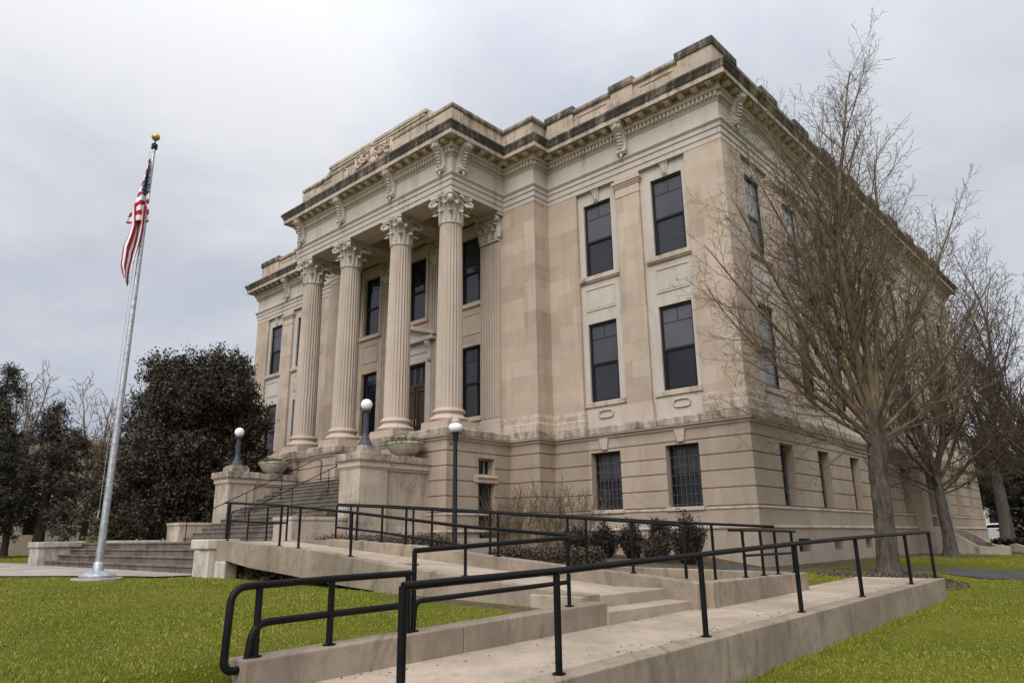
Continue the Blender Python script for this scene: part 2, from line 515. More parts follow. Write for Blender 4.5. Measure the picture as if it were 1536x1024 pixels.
# ---- basement wall with grooved courses
def gr(z): return [(z-.03, .05), (z-.012, .012), (z+.012, .012), (z+.03, .05)]
ROWS_B = [(.2, .10), (1.83, .10), (1.87, .07), (2.40, .07), (2.43, .05)]
for z in (2.47, 3.0, 3.52, 4.01, 4.52): ROWS_B += gr(z)
ROWS_B[4] = (2.435, .06)
ROWS_B += [(4.9, .05)]
mb = MB()
n = len(LOOP_B)
def edge_info(loop, i):
    p, q = loop[i], loop[(i+1) % len(loop)]
    L = math.hypot(q[0]-p[0], q[1]-p[1]); U = ((q[0]-p[0])/L, (q[1]-p[1])/L); N = (-U[1], U[0])
    def turn(a, b, c):
        s = (b[0]-a[0])*(c[1]-b[1])-(b[1]-a[1])*(c[0]-b[0])
        return 1 if s < 0 else (-1 if s > 0 else 0)    # right turn = convex here (outside on the left)
    return p, q, U, N, L, turn(loop[i-1], p, q), turn(p, q, loop[(i+2) % len(loop)])
SIDE_DOOR = (17.0, 19.6)
for i in range(n):
    p, q, U, N, L, ma, mb_ = edge_info(LOOP_B, i)
    ops = []; dep = .42
    if i == 0:      # east side, runs from y=YE down to 0
        ops = [(YE-(y+1.05), YE-(y-.0), *ZBW) for k, y in enumerate([s+.08 for s in SY]) if k not in (5,)]
        ops += [(YE-SIDE_DOOR[1], YE-SIDE_DOOR[0], .9, 4.45)]
        ops += [(YE-y1, YE-y0, 1.1, 1.5) for y0, y1 in ((2.5,3.45),(5.55,6.3),(8.75,9.55),(23.6,24.4),(26.8,27.6))]
    elif p == (0, 0):
        ops = [(-b, -a, *ZBW) for a, b in ((-2.87,-1.68),(-5.84,-4.61))]; dep = .36
    elif p == (-8.95, YB):
        ops = [(YB-(-1.72), YB-(-2.55), 3.78, 4.36), (YB-(-1.72), YB-(-2.55), 1.2, 3.48)]; dep = .35
    elif p == (XB1, 0):
        ops = [(XB1-b, XB1-a, *ZBW) for a, b in WXL]; dep = .36
    wall(mb, p, U, N, L, ROWS_B, ops, dep, ma, mb_)
part(mb, 'basement_wall', M['rust'])
# plinth cap and string course
mb = MB()
mb.sweep(LOOP_B, [(.09,1.80),(.15,1.82),(.15,1.86),(.06,1.90)])
mb.sweep(LOOP_B, [(.04,2.36),(.10,2.385),(.10,2.42),(.05,2.45)])
part(mb, 'plinth_moulding', M['soot2'])
mb = MB()
mb.sweep(LOOP_B, [(.05,4.88),(.10,4.90),(.10,4.97),(.20,5.0),(.20,5.03)], mi=0)
mb.sweep(LOOP_B, [(.20,5.03),(.22,5.05),(.22,5.26),(.17,5.30),(-.3,5.36)], mi=1)
part(mb, 'string_course', [M['trim'], M['soot3']])

# ---- upper walls
mb = MB()
ROWS_U = [(5.30, 0), (14.42, 0)]
def upper(p, q, wins, depth=.2, mi=0):
    L = math.hypot(q[0]-p[0], q[1]-p[1]); U = ((q[0]-p[0])/L, (q[1]-p[1])/L); N = (-U[1], U[0])
    ops = []
    for (u0, u1, zz) in wins: ops.append((u0, u1, zz[0], zz[1]))
    wall(mb, p, U, N, L, ROWS_U, ops, depth, 0, 0, mi)
REC = .13
# bay (recessed) walls in pale stone
upper((-.3, REC), (XB0+.2, REC), [(-.3-b, -.3-a, z) for a, b in WX for z in (ZU, ZM)])
upper((XB1-.2, REC), (XE+.3, REC), [(XB1-.2-b, XB1-.2-a, z) for a, b in WXL for z in (ZU, ZM)])
upper((-REC, YE-.3), (-REC, .3), [(YE-.3-y-1.25, YE-.3-y, z) for y in SY for z in (ZU, ZM)])
part(mb, 'bay_wall', M['pale'])
mb = MB()
DOORW = (XC-.85, XC+.85)
pw = [(x-.6, x+.6) for x in WP]
XS = XR+.012
upper((XS, YB), (XL-.012, YB), [(XS-b, XS-a, ZU) for a, b in pw] + [(XS-b, XS-a, ZM) for k, (a, b) in enumerate(pw) if k != 1] + [(XS-DOORW[1], XS-DOORW[0], (5.34, 8.95))], .28)
part(mb, 'portico_wall', M['wall'])
# block faces, piers, corner piers
mb = MB()
def pier(x0, x1, y0, y1, z0=5.30, z1=14.42): mb.box(x0, x1, y0, y1, z0, z1)
pier(XR+.01, XB0, YB, .4)             # right part of the centre block
pier(XB1, XL-.01, YB, .4)
pier(-6.1, XB0+.002, 0, .35)
pier(XB1-.002, -24.7, 0, .35)
pier(-1.40, 0, 0, 1.40)
pier(XE, -29.35, 0, 1.4)
pier(-1.4, 0, YE-1.4, YE)
part(mb, 'wall_pier', M['wall'])
# thin pilasters between the windows with cap and base
def pilaster_at(w, axis, c, face, name='pilaster', mat='wall'):
    m = MB()
    def bx(h, out, z0, z1, mi=0):
        if axis == 'x': m.box(c-h, c+h, face-out, face+.2, z0, z1, mi)
        else: m.box(face-.2, face+out, c-h, c+h, z0, z1, mi)
    bx(w/2, 0, 5.95, 13.62)
    bx(w/2+.05, .05, 5.62, 5.86, 1); bx(w/2+.03, .03, 5.86, 5.95, 1); bx(w/2+.07, .07, 5.32, 5.62, 1)
    bx(w/2+.02, .02, 13.62, 13.67, 1); bx(w/2, .004, 13.67, 13.98, 1); bx(w/2+.03, .035, 13.98, 14.05, 1); bx(w/2+.06, .07, 14.05, 14.13, 1)
    bx(w/2+.10, .11, 14.13, 14.26, 1); bx(w/2+.03, .02, 14.26, 14.42, 1)
    part(m, name, [M[mat], M['trim']], bevel=.008, seg=1)
pilaster_at(1.0, 'x', -3.78, .0)
pilaster_at(1.0, 'x', -27.1, .0)
for k in range(8): pilaster_at(1.0, 'y', SY[k]+1.25+.975, .0)
# mouldings at the foot of the piers
mb = MB()
for prof in ([(0,5.95),(.03,5.93),(.04,5.86),(.06,5.84),(.06,5.64),(.09,5.60),(.09,5.33)],):
    pr = [(t, z) for t, z in prof]
    mb.sweep([(0,1.40),(0,0),(-1.40,0)], pr, closed=False)
    mb.sweep([(-6.1,.13),(-6.1,0),(XB0,0),(XB0,YB),(XR-.05,YB)], pr, closed=False)
    mb.sweep([(XL+.05,YB),(XB1,YB),(XB1,0),(-24.7,0),(-24.7,.13)], pr, closed=False)
    mb.sweep([(-29.35,.0),(XE,0),(XE,1.4)], pr, closed=False)
part(mb, 'pier_base', M['soot2'])

# ---- sills, spandrel panels, keystones, window surrounds
def bayparts(axis, a, b, face):
    c, h = (a+b)/2, (b-a)/2
    m = MB()
    def bx(u0, u1, o0, o1, z0, z1, mi=0):
        if axis == 'x': m.box(u0, u1, face-o1, face-o0, z0, z1, mi)
        else: m.box(face+o0, face+o1, u0, u1, z0, z1, mi)
    bx(c-h-.30, c+h+.30, -.25, .11, ZU[0]-.20, ZU[0]-.02)           # upper sill
    bx(c-h-.27, c+h+.27, -.2, .07, ZU[0]-.26, ZU[0]-.20)
    bx(c-h-.32, c+h+.32, -.25, .06, ZM[0]-.19, ZM[0]-.01)
    part(m, 'window_sill', M['soot2'], bevel=.012, seg=1)
    m = MB()
    # raised spandrel frame round a flat panel
    z0, z1 = 9.62, 10.50; u0, u1 = c-h-.02, c+h+.02; t = .055
    bx(u0, u1, -.03, .03, z1-t, z1); bx(u0, u1, -.03, .03, z0, z0+t)
    bx(u0, u0+t, -.03, .03, z0+t, z1-t); bx(u1-t, u1, -.03, .03, z0+t, z1-t)
    bx(u0+.09, u1-.09, -.03, .012, z0+.09, z1-.09)
    part(m, 'spandrel_panel', M['pale'], bevel=.01, seg=1)
    m = MB()
    # keystone over the upper window
    if axis == 'x':
        f = lambda u, o, z: (u, face-o, z)
    else:
        f = lambda u, o, z: (face+o, u, z)
    for w0, w1, o0, o1, za, zb in ((.11,.15,.035,.075,13.92,14.32),(.05,.07,.08,.12,13.98,14.28)):
        b_ = [f(c-w0,-.02,za), f(c+w0,-.02,za), f(c+w0,o0,za), f(c-w0,o0,za)]
        t_ = [f(c-w1,-.02,zb), f(c+w1,-.02,zb), f(c+w1,o1,zb), f(c-w1,o1,zb)]
        m.hexa(b_, t_)
    bx(c-.17, c+.17, -.02, .10, 14.32, 14.42)
    part(m, 'keystone', M['pale'], bevel=.008, seg=1)
for a, b in WX + WXL: bayparts('x', a, b, REC)
for y in SY: bayparts('y', y, y+1.25, -REC)
# basement keystones, sills and small cartouches under the main windows
mb = MB()
for a, b in ((-2.87,-1.68),(-5.84,-4.61)):
    c = (a+b)/2
    mb.box(a-.06, b+.06, -.13, .3, 2.37, 2.49)
    mb.hexa([(c-.11,-.12,4.50),(c+.11,-.12,4.50),(c+.11,.1,4.50),(c-.11,.1,4.50)], [(c-.19,-.16,4.88),(c+.19,-.16,4.88),(c+.19,.1,4.88),(c-.19,.1,4.88)])
part(mb, 'basement_keystone', M['trim'], bevel=.01, seg=1)
mb = MB()
for c in (-5.22, -2.23):
    pts = []
    for k in range(13):
        a = 2*PI*k/12
        pts.append((c+.30*math.copysign(abs(math.cos(a))**.5, math.cos(a)), REC-.03, 5.78+.13*math.copysign(abs(math.sin(a))**.5, math.sin(a))))
    mb.tube(pts, .028, 6, cap=False)
part(mb, 'cartouche', M['trim'], smooth=True)

# ---- entablature
mb = MB()
mb.sweep(LOOP_E, [(-.6,14.42),(-.6,14.40),(.015,14.40),(.015,14.60),(.045,14.605),(.045,14.83),(.08,14.835),(.08,14.98),(.10,15.0),(.15,15.06),(.15,15.11),(.02,15.14),(.02,15.80),(.05,15.82),(.05,15.86),(.11,15.93),(.11,16.10),(.20,16.11),(.24,16.18),(.24,16.20)])
part(mb, 'entablature', M['pale_s'], split=False)
mb = MB()
mb.sweep(LOOP_E, [(.22,16.19),(.22,16.40),(.55,16.40),(.55,16.37),(.58,16.37),(.58,16.52)], mi=0)
mb.sweep(LOOP_E, [(.58,16.52),(.582,16.60)], mi=1)
mb.sweep(LOOP_E, [(.58,16.60),(.61,16.61),(.61,16.64),(.65,16.72),(.70,16.80),(.70,16.86),(.1,17.0)], mi=1)
# dentils and modillions
def along(loop, t, pitch, w, out, z0, z1, inset=0, tri=False, mi=2):
    L = offset_loop(loop, t)
    nn = len(L)
    for i in range(nn):
        if i in (nn-1,) or i == nn-2: pass
        p, q = L[i], L[(i+1) % nn]
        l = math.hypot(q[0]-p[0], q[1]-p[1])
        if l < .3: continue
        U = ((q[0]-p[0])/l, (q[1]-p[1])/l); N = (-U[1], U[0])
        if N[1] > .5: continue                          # nothing on the rear
        k = max(1, round(l/pitch)); st = l/k
        for j in range(k):
            u = (j+.5)*st
            a = (p[0]+U[0]*(u-w/2), p[1]+U[1]*(u-w/2)); b_ = (p[0]+U[0]*(u+w/2), p[1]+U[1]*(u+w/2))
            c = (b_[0]+N[0]*out, b_[1]+N[1]*out); d = (a[0]+N[0]*out, a[1]+N[1]*out)
            if tri:
                c2 = (b_[0]+N[0]*out*.75, b_[1]+N[1]*out*.75); d2 = (a[0]+N[0]*out*.75, a[1]+N[1]*out*.75)
                zm = z0+.07
                mb.hexa([(*a,z0),(*b_,z0),(*c2,z0+.02),(*d2,z0+.02)], [(*a,zm),(*b_,zm),(*c,zm),(*d,zm)], mi)
                mb.hexa([(*a,zm+.002),(*b_,zm+.002),(*c,zm+.002),(*d,zm+.002)], [(*a,z1),(*b_,z1),(*c,z1),(*d,z1)], mi)
                e = .02
                a3 = (a[0]-U[0]*e, a[1]-U[1]*e); b3 = (b_[0]+U[0]*e, b_[1]+U[1]*e)
                c3 = (c[0]+U[0]*e+N[0]*e, c[1]+U[1]*e+N[1]*e); d3 = (d[0]-U[0]*e+N[0]*e, d[1]-U[1]*e+N[1]*e)
                mb.hexa([(*a3,z1-.045),(*b3,z1-.045),(*c3,z1-.045),(*d3,z1-.045)], [(*a3,z1),(*b3,z1),(*c3,z1),(*d3,z1)], mi)
            else:
                mb.hexa([(*a,z0),(*b_,z0),(*c,z0),(*d,z0)], [(*a,z1),(*b_,z1),(*c,z1),(*d,z1)], mi)
along(LOOP_E, .11, .165, .098, .075, 15.935, 16.095)
along(LOOP_E, .22, .54, .20, .27, 16.23, 16.395, tri=True)
part(mb, 'cornice', [M['soot2'], M['soot'], M['trim']], split=False)

# ---- parapet: base, dies, panels, coping
mb = MB()
LP = offset_loop(LOOP_E, -.04)
mb.sweep(LOOP_E, [(.06,16.96),(.06,17.14),(.0,17.18),(-.09,17.2),(-.09,18.02)], mi=0)
mb.sweep(LOOP_E, [(-.09,18.00),(-.03,18.01),(.02,18.06),(.02,18.18),(-.35,18.24),(-.5,18.2),(-.5,17.2)], mi=2)
def die(x0, x1, y0, y1, top=18.36):
    mb.box(x0, x1, y0, y1, 17.16, top-.30, 0)
    mb.hexa([(x0-.06,y0-.06,top-.30),(x1+.06,y0-.06,top-.30),(x1+.06,y1+.06,top-.30),(x0-.06,y1+.06,top-.30)],
            [(x0-.07,y0-.07,top-.22),(x1+.07,y0-.07,top-.22),(x1+.07,y1+.07,top-.22),(x0-.07,y1+.07,top-.22)], 1)
    mb.box(x0-.07, x1+.07, y0-.07, y1+.07, top-.218, top, 1)
die(-1.36, .0, 0, 1.75); die(-4.26, -3.28, 0, .5); die(-7.47, -6.13, 0, .5)
die(-30.7, -28.75, 0, .6); die(-26.5, -24.9, 0, .5)
die(-1.36, 0, YE-1.7, YE)
for y in (3.9, 7.1, 10.3, 13.5, 16.7, 19.9, 23.1, 26.3): die(-.5, 0, y+.1, y+1.45)
# recessed panel frames between dies
def pframe(u0, u1, axis='x'):
    t = .07; z0, z1 = 17.38, 17.86
    for a, b, c, d in ((u0,u1,z0,z0+t),(u0,u1,z1-t,z1),(u0,u0+t,z0+t,z1-t),(u1-t,u1,z0+t,z1-t)):
        if axis == 'x': mb.box(a, b, .055, .2, c, d, 0)
        else: mb.box(-.2, -.055, a, b, c, d, 0)
pframe(-3.05, -1.55); pframe(-5.95, -4.45); pframe(-28.6, -26.7)
for y in (1.95, 5.5, 8.7, 11.9, 15.1, 18.3, 21.5, 24.7): pframe(y+.15, y+1.8, 'y')
part(mb, 'parapet', [M['soot2'], M['soot'], M['soot3']], bevel=.012, seg=1, split=False)

# ---- attic over the portico with carved panel
mb = MB()
def cap(x0, x1, y0, y1, z, h=.13, o=.07, mi=1): mb.box(x0-o, x1+o, y0-o, y1+o, z, z+h, mi)
mb.box(-17.55, -10.75, YP+.02, YP+.75, 17.16, 18.42, 0); cap(-17.55, -10.75, YP+.02, YP+.75, 18.42, .16, .08)
mb.box(-17.50, -10.80, YP-.03, YP+.1, 18.30, 18.42, 0)
for s, x in ((1, -10.75), (-1, -17.55)):      # scrolled shoulders
    pts = [(x, YP+.05, 18.40), (x+s*.28, YP+.05, 18.38), (x+s*.42, YP+.05, 18.27), (x+s*.62, YP+.05, 18.22), (x+s*.62, YP+.05, 17.9), (x, YP+.05, 17.9)]
    fr = [(p[0], YP+.05, p[2]) for p in pts]; bk = [(p[0], YP+.65, p[2]) for p in pts]
    mb.add(fr+bk, [tuple(range(6)), tuple(range(11,5,-1))] + [(i,(i+1)%6,(i+1)%6+6,i+6) for i in range(6)], 0)
mb.box(XL+.0, XR-.0, YP+.08, YP+.60, 17.16, 17.94, 0)
mb.box(-10.2, XR-.003, YP+.0, YP+.62, 17.16, 17.95, 0); mb.box(XL+.003, -18.9, YP+.0, YP+.62, 17.16, 17.95, 0)
part(mb, 'attic', [M['soot2'], M['soot2']], bevel=.012, seg=1)
mb = MB()
x0, x1, z0, z1, yy = -15.55, -12.95, 17.22, 18.22, YP-.005
t = .07
for a, b, c, d in ((x0,x1,z0,z0+t),(x0,x1,z1-t,z1),(x0,x0+t,z0+t,z1-t),(x1-t,x1,z0+t,z1-t)): mb.box(a, b, yy-.04, yy+.1, c, d)
rr = random.Random(3)
cx = (x0+x1)/2
def blob(x, z, rx, rz, ry=.09):
    v = []; fs = []; n1, n2 = 8, 5
    for j in range(n2):
        p = PI/2*j/(n2-1)
        for k in range(n1):
            a = 2*PI*k/n1
            v.append((x+rx*math.cos(p)*math.cos(a), yy-ry*math.sin(p), z+rz*math.cos(p)*math.sin(a)))
    for j in range(n2-1):
        for k in range(n1):
            fs.append((j*n1+k, j*n1+(k+1)%n1, (j+1)*n1+(k+1)%n1, (j+1)*n1+k))
    mb.add(v, fs)
blob(cx, 17.95, .14, .34, .16); blob(cx-.05, 18.38, .10, .13, .15); blob(cx+.02, 17.55, .24, .24, .14)
for s in (-1, 1):
    for k in range(26):
        u = rr.random(); x = cx+s*(.25+u*.85); z = 17.62+.35*math.sin(u*3)+rr.uniform(-.22,.22)
        blob(x, z, rr.uniform(.05,.13), rr.uniform(.04,.10), rr.uniform(.05,.11))
    mb.tube([(cx+s*(.2+.1*k), yy-.05, 17.95-.22*math.sin(k*.4)) for k in range(9)], .045, 6)
mb.tube([(-16.3+.24*math.cos(a*PI/8), yy-.02, 17.62+.34*math.sin(a*PI/8)) for a in range(17)], .04, 6, cap=False)
blob(-16.3, 17.62, .2, .3, .05)
part(mb, 'carved_relief', M['trim'], smooth=True, split=False)

# ---- roof deck, portico ceiling and floor
mb = MB(); mb.box(XE+.3, -.3, .3, YE-.3, 17.0, 17.2); mb.box(XL+.3, XR-.3, YP+.3, .4, 17.0, 17.17)
part(mb, 'roof', M['roofing'])
mb = MB()
mb.box(XL+.55, XR-.55, YP+.55, YB+.05, 15.0, 15.1)
mb.box(XL+.02, XR-.02, YP+1.0, YP+1.12, 14.402, 15.02)     # inner faces of the front beam
for x in COLX: mb.box(x-.42, x+.42, YP+1.12, YB, 14.42, 15.01)
mb.box(XL+.5, XR-.5, YB-.25, YB+.05, 14.55, 15.0)
mb.box(XL+.015, XR-.015, YP+.02, YP+1.0, 14.404, 14.5)
part(mb, 'portico_ceiling', M['trim'], bevel=.015, seg=1)
mb = MB()
mb.box(-20.05, -15.54, -3.9, YB+.1, 5.18, 5.345); mb.box(-13.56, -9.05, -3.9, YB+.1, 5.18, 5.345); mb.box(-15.55, -13.55, -2.3, YB+.1, 5.18, 5.344)
part(mb, 'portico_floor', M['stepstone'])

# ---- columns
def column_meshes():
    sh = MB(); N = 24; seg = 6
    zs = np.linspace(6.06, 13.22, 13)
    rings = []
    for z in zs:
        t = (z-6.06)/(13.22-6.06)
        r = .492 - .066*(t**1.7)
        ring = []
        for k in range(N):
            for s in range(seg):
                a = 2*PI*(k + s/seg)/N
                f = s/seg
                d = 0 if f < .12 else .042*math.sin(PI*min(1, (f-.12)/.88))**.75
                if z < 6.1 or z > 13.2: d *= .05
                ring.append(((r-d)*math.cos(a), (r-d)*math.sin(a), z))
        rings.append(ring)
    n = N*seg
    v = [p for r in rings for p in r]; fs = []
    for i in range(len(zs)-1):
        for k in range(n):
            fs.append((i*n+k, i*n+(k+1) % n, (i+1)*n+(k+1) % n, (i+1)*n+k))
    sh.add(v, fs)
    ba = MB()
    pr = [(.50,6.10),(.53,6.08),(.53,6.04),(.50,6.02)]
    def torus(z, r, h, R0):
        return [(R0+r*math.cos(a), z+h*math.sin(a)) for a in np.linspace(PI/2, -PI/2, 7)]
    pr = [(.0,6.10),(.52,6.10),(.54,6.07),(.54,6.05)] + torus(5.985,.065,.065,.55) + [(.56,5.905),(.55,5.86),(.57,5.82),(.62,5.79)] + torus(5.70,.09,.085,.62) + [(.62,5.612),(.0,5.612)]
    ba.lathe(pr[::-1], n=40)
    ca = MB()
    # neck, bell, leaves, volutes, abacus
    bell = [(.0,13.20),(.44,13.20),(.47,13.235),(.47,13.275),(.44,13.30),(.405,13.36),(.40,13.6),(.41,13.85),(.46,14.10),(.54,14.22),(.0,14.22)]
    ca.lathe(bell, n=32)
    def leaf(a, z0, h, w, r0, curl, tip):
        ns, nw = 7, 5
        v = []
        for i in range(ns):
            t = i/(ns-1)
            zz = z0 + h*(t if t < .8 else .8+.2*(1-((t-.8)/.2)*1.3))
            rr_ = r0 + .02 + tip*t**2.2 + (curl*max(0, (t-.72)/.28)**1.1)
            ww = w*(.62+.6*math.sin(PI*min(1, t*1.02+.12)))*(1-.55*max(0,t-.8)/.2)
            for j in range(nw):
                s = (j/(nw-1)-.5)*2
                da = s*ww/2/rr_
                bulge = .045*(1-abs(s)) - .02*(1 if j % 2 else 0)
                R_ = rr_ + bulge - .03*abs(s)
                v.append((R_*math.cos(a+da), R_*math.sin(a+da), zz - .02*abs(s)))
        m0 = len(v)
        back = [(x*(1-.05/math.hypot(x,y)), y*(1-.05/math.hypot(x,y)), z-.012) for x, y, z in v]
        fs = []
        for i in range(ns-1):
            for j in range(nw-1):
                q = i*nw+j
                fs.append((q,q+1,q+nw+1,q+nw)); fs.append((m0+q,m0+q+nw,m0+q+nw+1,m0+q+1))
        for i in range(ns-1):
            q = i*nw; fs.append((q,q+nw,m0+q+nw,m0+q)); q = i*nw+nw-1; fs.append((q+nw,q,m0+q,m0+q+nw))
        for j in range(nw-1):
            q = (ns-1)*nw+j; fs.append((q,q+1,m0+q+1,m0+q))
        ca.add(v+back, fs)
    for k in range(8):
        leaf(2*PI*k/8, 13.29, .48, .30, .41, .21, .05)
        leaf(2*PI*(k+.5)/8, 13.32, .80, .28, .42, .24, .08)
    for k in range(4):
        a = PI/4 + PI/2*k
        for da, o in ((-.30,0),(.30,0)):
            a0 = a+da*1.2
            pts = [(.45*math.cos(a0), .45*math.sin(a0), 13.78), (.50*math.cos(a0), .50*math.sin(a0), 14.0)]
            pts.append((.62*math.cos(a+da*.45), .62*math.sin(a+da*.45), 14.17))
            c = Vector((.74*math.cos(a), .74*math.sin(a), 14.07))
            dv = Vector((math.cos(a), math.sin(a), 0))
            sd = Vector((-math.sin(a), math.cos(a), 0))*(.035 if da > 0 else -.035)
            for q in range(11):
                th = PI*.62 - q*.62; rr_ = .115*(1-q/11.5)
                p = c + dv*rr_*math.cos(th) + Vector((0,0,rr_*math.sin(th))) + sd
                pts.append(tuple(p))
            ca.tube(pts, [.042]*3+[.05,.055,.06,.065,.07,.075,.075,.075]+[.07]*3, 6)
        # inner helices and flower
        a2 = PI/2*k
        dv = Vector((math.cos(a2), math.sin(a2), 0)); sd = Vector((-math.sin(a2), math.cos(a2), 0))
        for s in (-1, 1):
            pts = [tuple(dv*.46 + sd*s*.2 + Vector((0,0,13.85)))]
            for q in range(8):
                th = PI*.9 - q*.75; rr_ = .075*(1-q/10)
                pts.append(tuple(dv*.53 + sd*s*(.10 + rr_*math.cos(th)*1.0) + Vector((0,0,14.10+rr_*math.sin(th)))))
            ca.tube(pts, .024, 5)
        for q in range(6):
            th = 2*PI*q/6
            ca.tube([tuple(dv*.60+Vector((0,0,14.30))), tuple(dv*.645 + sd*.085*math.cos(th) + Vector((0,0,14.30+.085*math.sin(th))))], [.03,.042], 6)
    # abacus with hollow sides
    poly = []
    for k in range(4):
        a = PI/4 + PI/2*k
        nx, ny = math.cos(a), math.sin(a); tx, ty = -ny, nx
        poly += [(nx*.82-tx*.06, ny*.82-ty*.06), (nx*.82+tx*.06, ny*.82+ty*.06)]
        b2 = PI/2*(k+1)
        p1 = poly[-1]; 
        a3 = PI/4 + PI/2*(k+1)
        p2 = (math.cos(a3)*.82+math.sin(a3)*.06, math.sin(a3)*.82-math.cos(a3)*.06)
        for t in (.17,.33,.5,.67,.83):
            x = p1[0]+(p2[0]-p1[0])*t; y = p1[1]+(p2[1]-p1[1])*t
            pull = .085*math.sin(PI*t)
            poly.append((x-math.cos(b2)*pull, y-math.sin(b2)*pull))
    ca.prism([(x*.95, y*.95) for x, y in poly], 14.22, 14.285)
    ca.prism(poly, 14.287, 14.398)
    pe = MB()
    pe.box(-.70, .70, -.70, .70, 5.35, 5.61)
    pe.box(-.78, .78, -.78, .55, 5.26, 5.352)
    return sh, ba, ca, pe
sh, ba, ca, pe = column_meshes()
col0 = rel(sh, (0,0,5.3)).build('column', M['col'], CH, smooth='auto', ang=30)
rel(ba, (0,0,5.3)).build('base', M['trim'], col0, smooth='auto', ang=30)
rel(ca, (0,0,5.3)).build('capital', M['pale'], col0, smooth='auto', ang=35)
rel(pe, (0,0,5.3)).build('pedestal', M['wall'], col0, bevel=.012, seg=1)
for i, x in enumerate(COLX):
    c = col0 if i == 0 else copy_tree(col0, CH)
    c.location = (x-CHO[0], YC-CHO[1], 5.3-CHO[2])
# ---- fluted wall pilasters with leafy capitals
def wall_pilaster():
    m = MB(); w = .5
    m.box(-w, w, -.13, .1, 5.95, 13.2)
    nf = 7; fw = 2*w/nf
    for k in range(nf+1):
        x = -w+k*fw
        m.box(max(-w-.002, x-.028), min(w+.002, x+.028), -.175, -.12, 6.05, 13.1)
    m2 = MB()
    m2.box(-w-.09, w+.09, -.25, .1, 5.35, 5.62); m2.box(-w-.07, w+.07, -.23, .1, 5.62, 5.78); m2.box(-w-.03, w+.03, -.20, .1, 5.78, 5.95)
    c = MB()
    c.box(-w, w, -.17, .1, 13.2, 14.25); c.box(-w-.02, w+.02, -.21, .1, 13.2, 13.28)
    c.box(-w-.16, w+.16, -.34, .1, 14.27, 14.4)
    def fl(x, z0, h, wd, o):
        ns = 6; v = []
        for i in range(ns):
            t = i/(ns-1); ww = wd*(.7+.5*math.sin(PI*min(1,t+.1)))*(1-.5*max(0,t-.8)/.2)
            y = -.18-.05*t-.16*o*max(0,(t-.65)/.35); z = z0+h*(t if t < .8 else .8-.1*((t-.8)/.2))
            v += [(x-ww/2, y+.03, z), (x, y-.04, z), (x+ww/2, y+.03, z)]
        m0 = len(v); v += [(a, b+.06, d) for a, b, d in v]; fs = []
        for i in range(ns-1):
            for j in range(2):
                q = i*3+j; fs.append((q,q+1,q+4,q+3)); fs.append((m0+q,m0+q+3,m0+q+4,m0+q+1))
            fs.append((i*3,i*3+3,m0+i*3+3,m0+i*3)); fs.append((i*3+2,m0+i*3+2,m0+i*3+5,i*3+5))
        q = (ns-1)*3; fs += [(q,q+1,m0+q+1,m0+q),(q+1,q+2,m0+q+2,m0+q+1)]
        c.add(v, fs)
    for x in (-.36, 0, .36): fl(x, 13.28, .45, .28, 1)
    for x in (-.5, -.18, .18, .5): fl(x, 13.34, .72, .24, 1.1)
    for s in (-1, 1):
        for yy in (-.26, -.36):
            pts = [(s*.28, -.22, 13.85), (s*.40, -.26, 14.1)]
            for q in range(9):
                th = PI/2-q*.65; r_ = .12*(1-q/11)
                pts.append((s*(.52+r_*math.cos(th)), yy, 14.09+r_*math.sin(th)))
            c.tube(pts, .034, 6)
    return m, m2, c
m, m2, c = wall_pilaster()
p0 = rel(m, (0,0,5.3)).build('fluted_pilaster', M['col'], CH)
rel(m2, (0,0,5.3)).build('base', M['trim'], p0, bevel=.015, seg=1)
rel(c, (0,0,5.3)).build('capital', M['pale'], p0)
for i, x in enumerate((-9.82, -12.82, -16.28, -19.28)):
    q = p0 if i == 0 else copy_tree(p0, CH)
    q.location = (x-CHO[0], YB-CHO[1], 5.3-CHO[2])

# ---- scrolled consoles on the frieze
def console():
    m = MB(); w = .19
    prof = [(-.02,16.36),(.46,16.36),(.52,16.28),(.50,16.17),(.40,16.08),(.30,15.98),(.22,15.83),(.17,15.62),(.19,15.46),(.26,15.38),(.27,15.27),(.20,15.19),(.10,15.17),(-.02,15.2)]
    for w_, sc in ((w, 1.0), (w*.45, 1.10)):
        a = [(-w_, -t*sc, z) for t, z in prof]; b_ = [(w_, -t*sc, z) for t, z in prof]
        k = len(prof)
        m.add(a+b_, [tuple(range(k)), tuple(range(2*k-1, k-1, -1))] + [(i, i+k, (i+1) % k+k, (i+1) % k) for i in range(k)])
    m.box(-w-.07, w+.07, -.56, .02, 16.33, 16.385)
    for s in (-1, 1):
        for cz, cy_, r0 in ((16.22, .40, .11), (15.29, .17, .075)):
            pts = [(s*(w+.012), -cy_-r0*(1-q/12)*math.cos(q*.7), cz+r0*(1-q/12)*math.sin(q*.7)) for q in range(10)]
            m.tube(pts, .022, 5)
    for k in range(5):
        z = 15.95-.13*k
        m.tube([(-.11, -.24-.05*(4-k)*.5, z), (0, -.33-.05*(4-k)*.5, z-.03), (.11, -.24-.05*(4-k)*.5, z)], .035, 6)
    m.tube([(0,-.2,15.24),(0,-.24,15.08),(0,-.19,15.02)], [.06,.05,.03], 6)
    return m
cs = rel(console(), (0,0,15.2)).build('console', M['pale'], CH, bevel=.008, seg=1)
spots = [(x, YP, 0) for x in (-9.58, -12.66, -16.24, -19.5)] + [(XR, YP+.42, 90), (-3.78, 0, 0), (0, 1.0, 90), (-27.15, 0, 0), (-24.6, 0, 0)]
spots += [(0, SY[k]+1.25+.975, 90) for k in (1, 3, 5, 7)]
for i, (x, y, a) in enumerate(spots):
    o = cs if i == 0 else copy_tree(cs, CH)
    o.location = (x-CHO[0], y-CHO[1], 15.2-CHO[2]); o.rotation_euler.z = R(a)

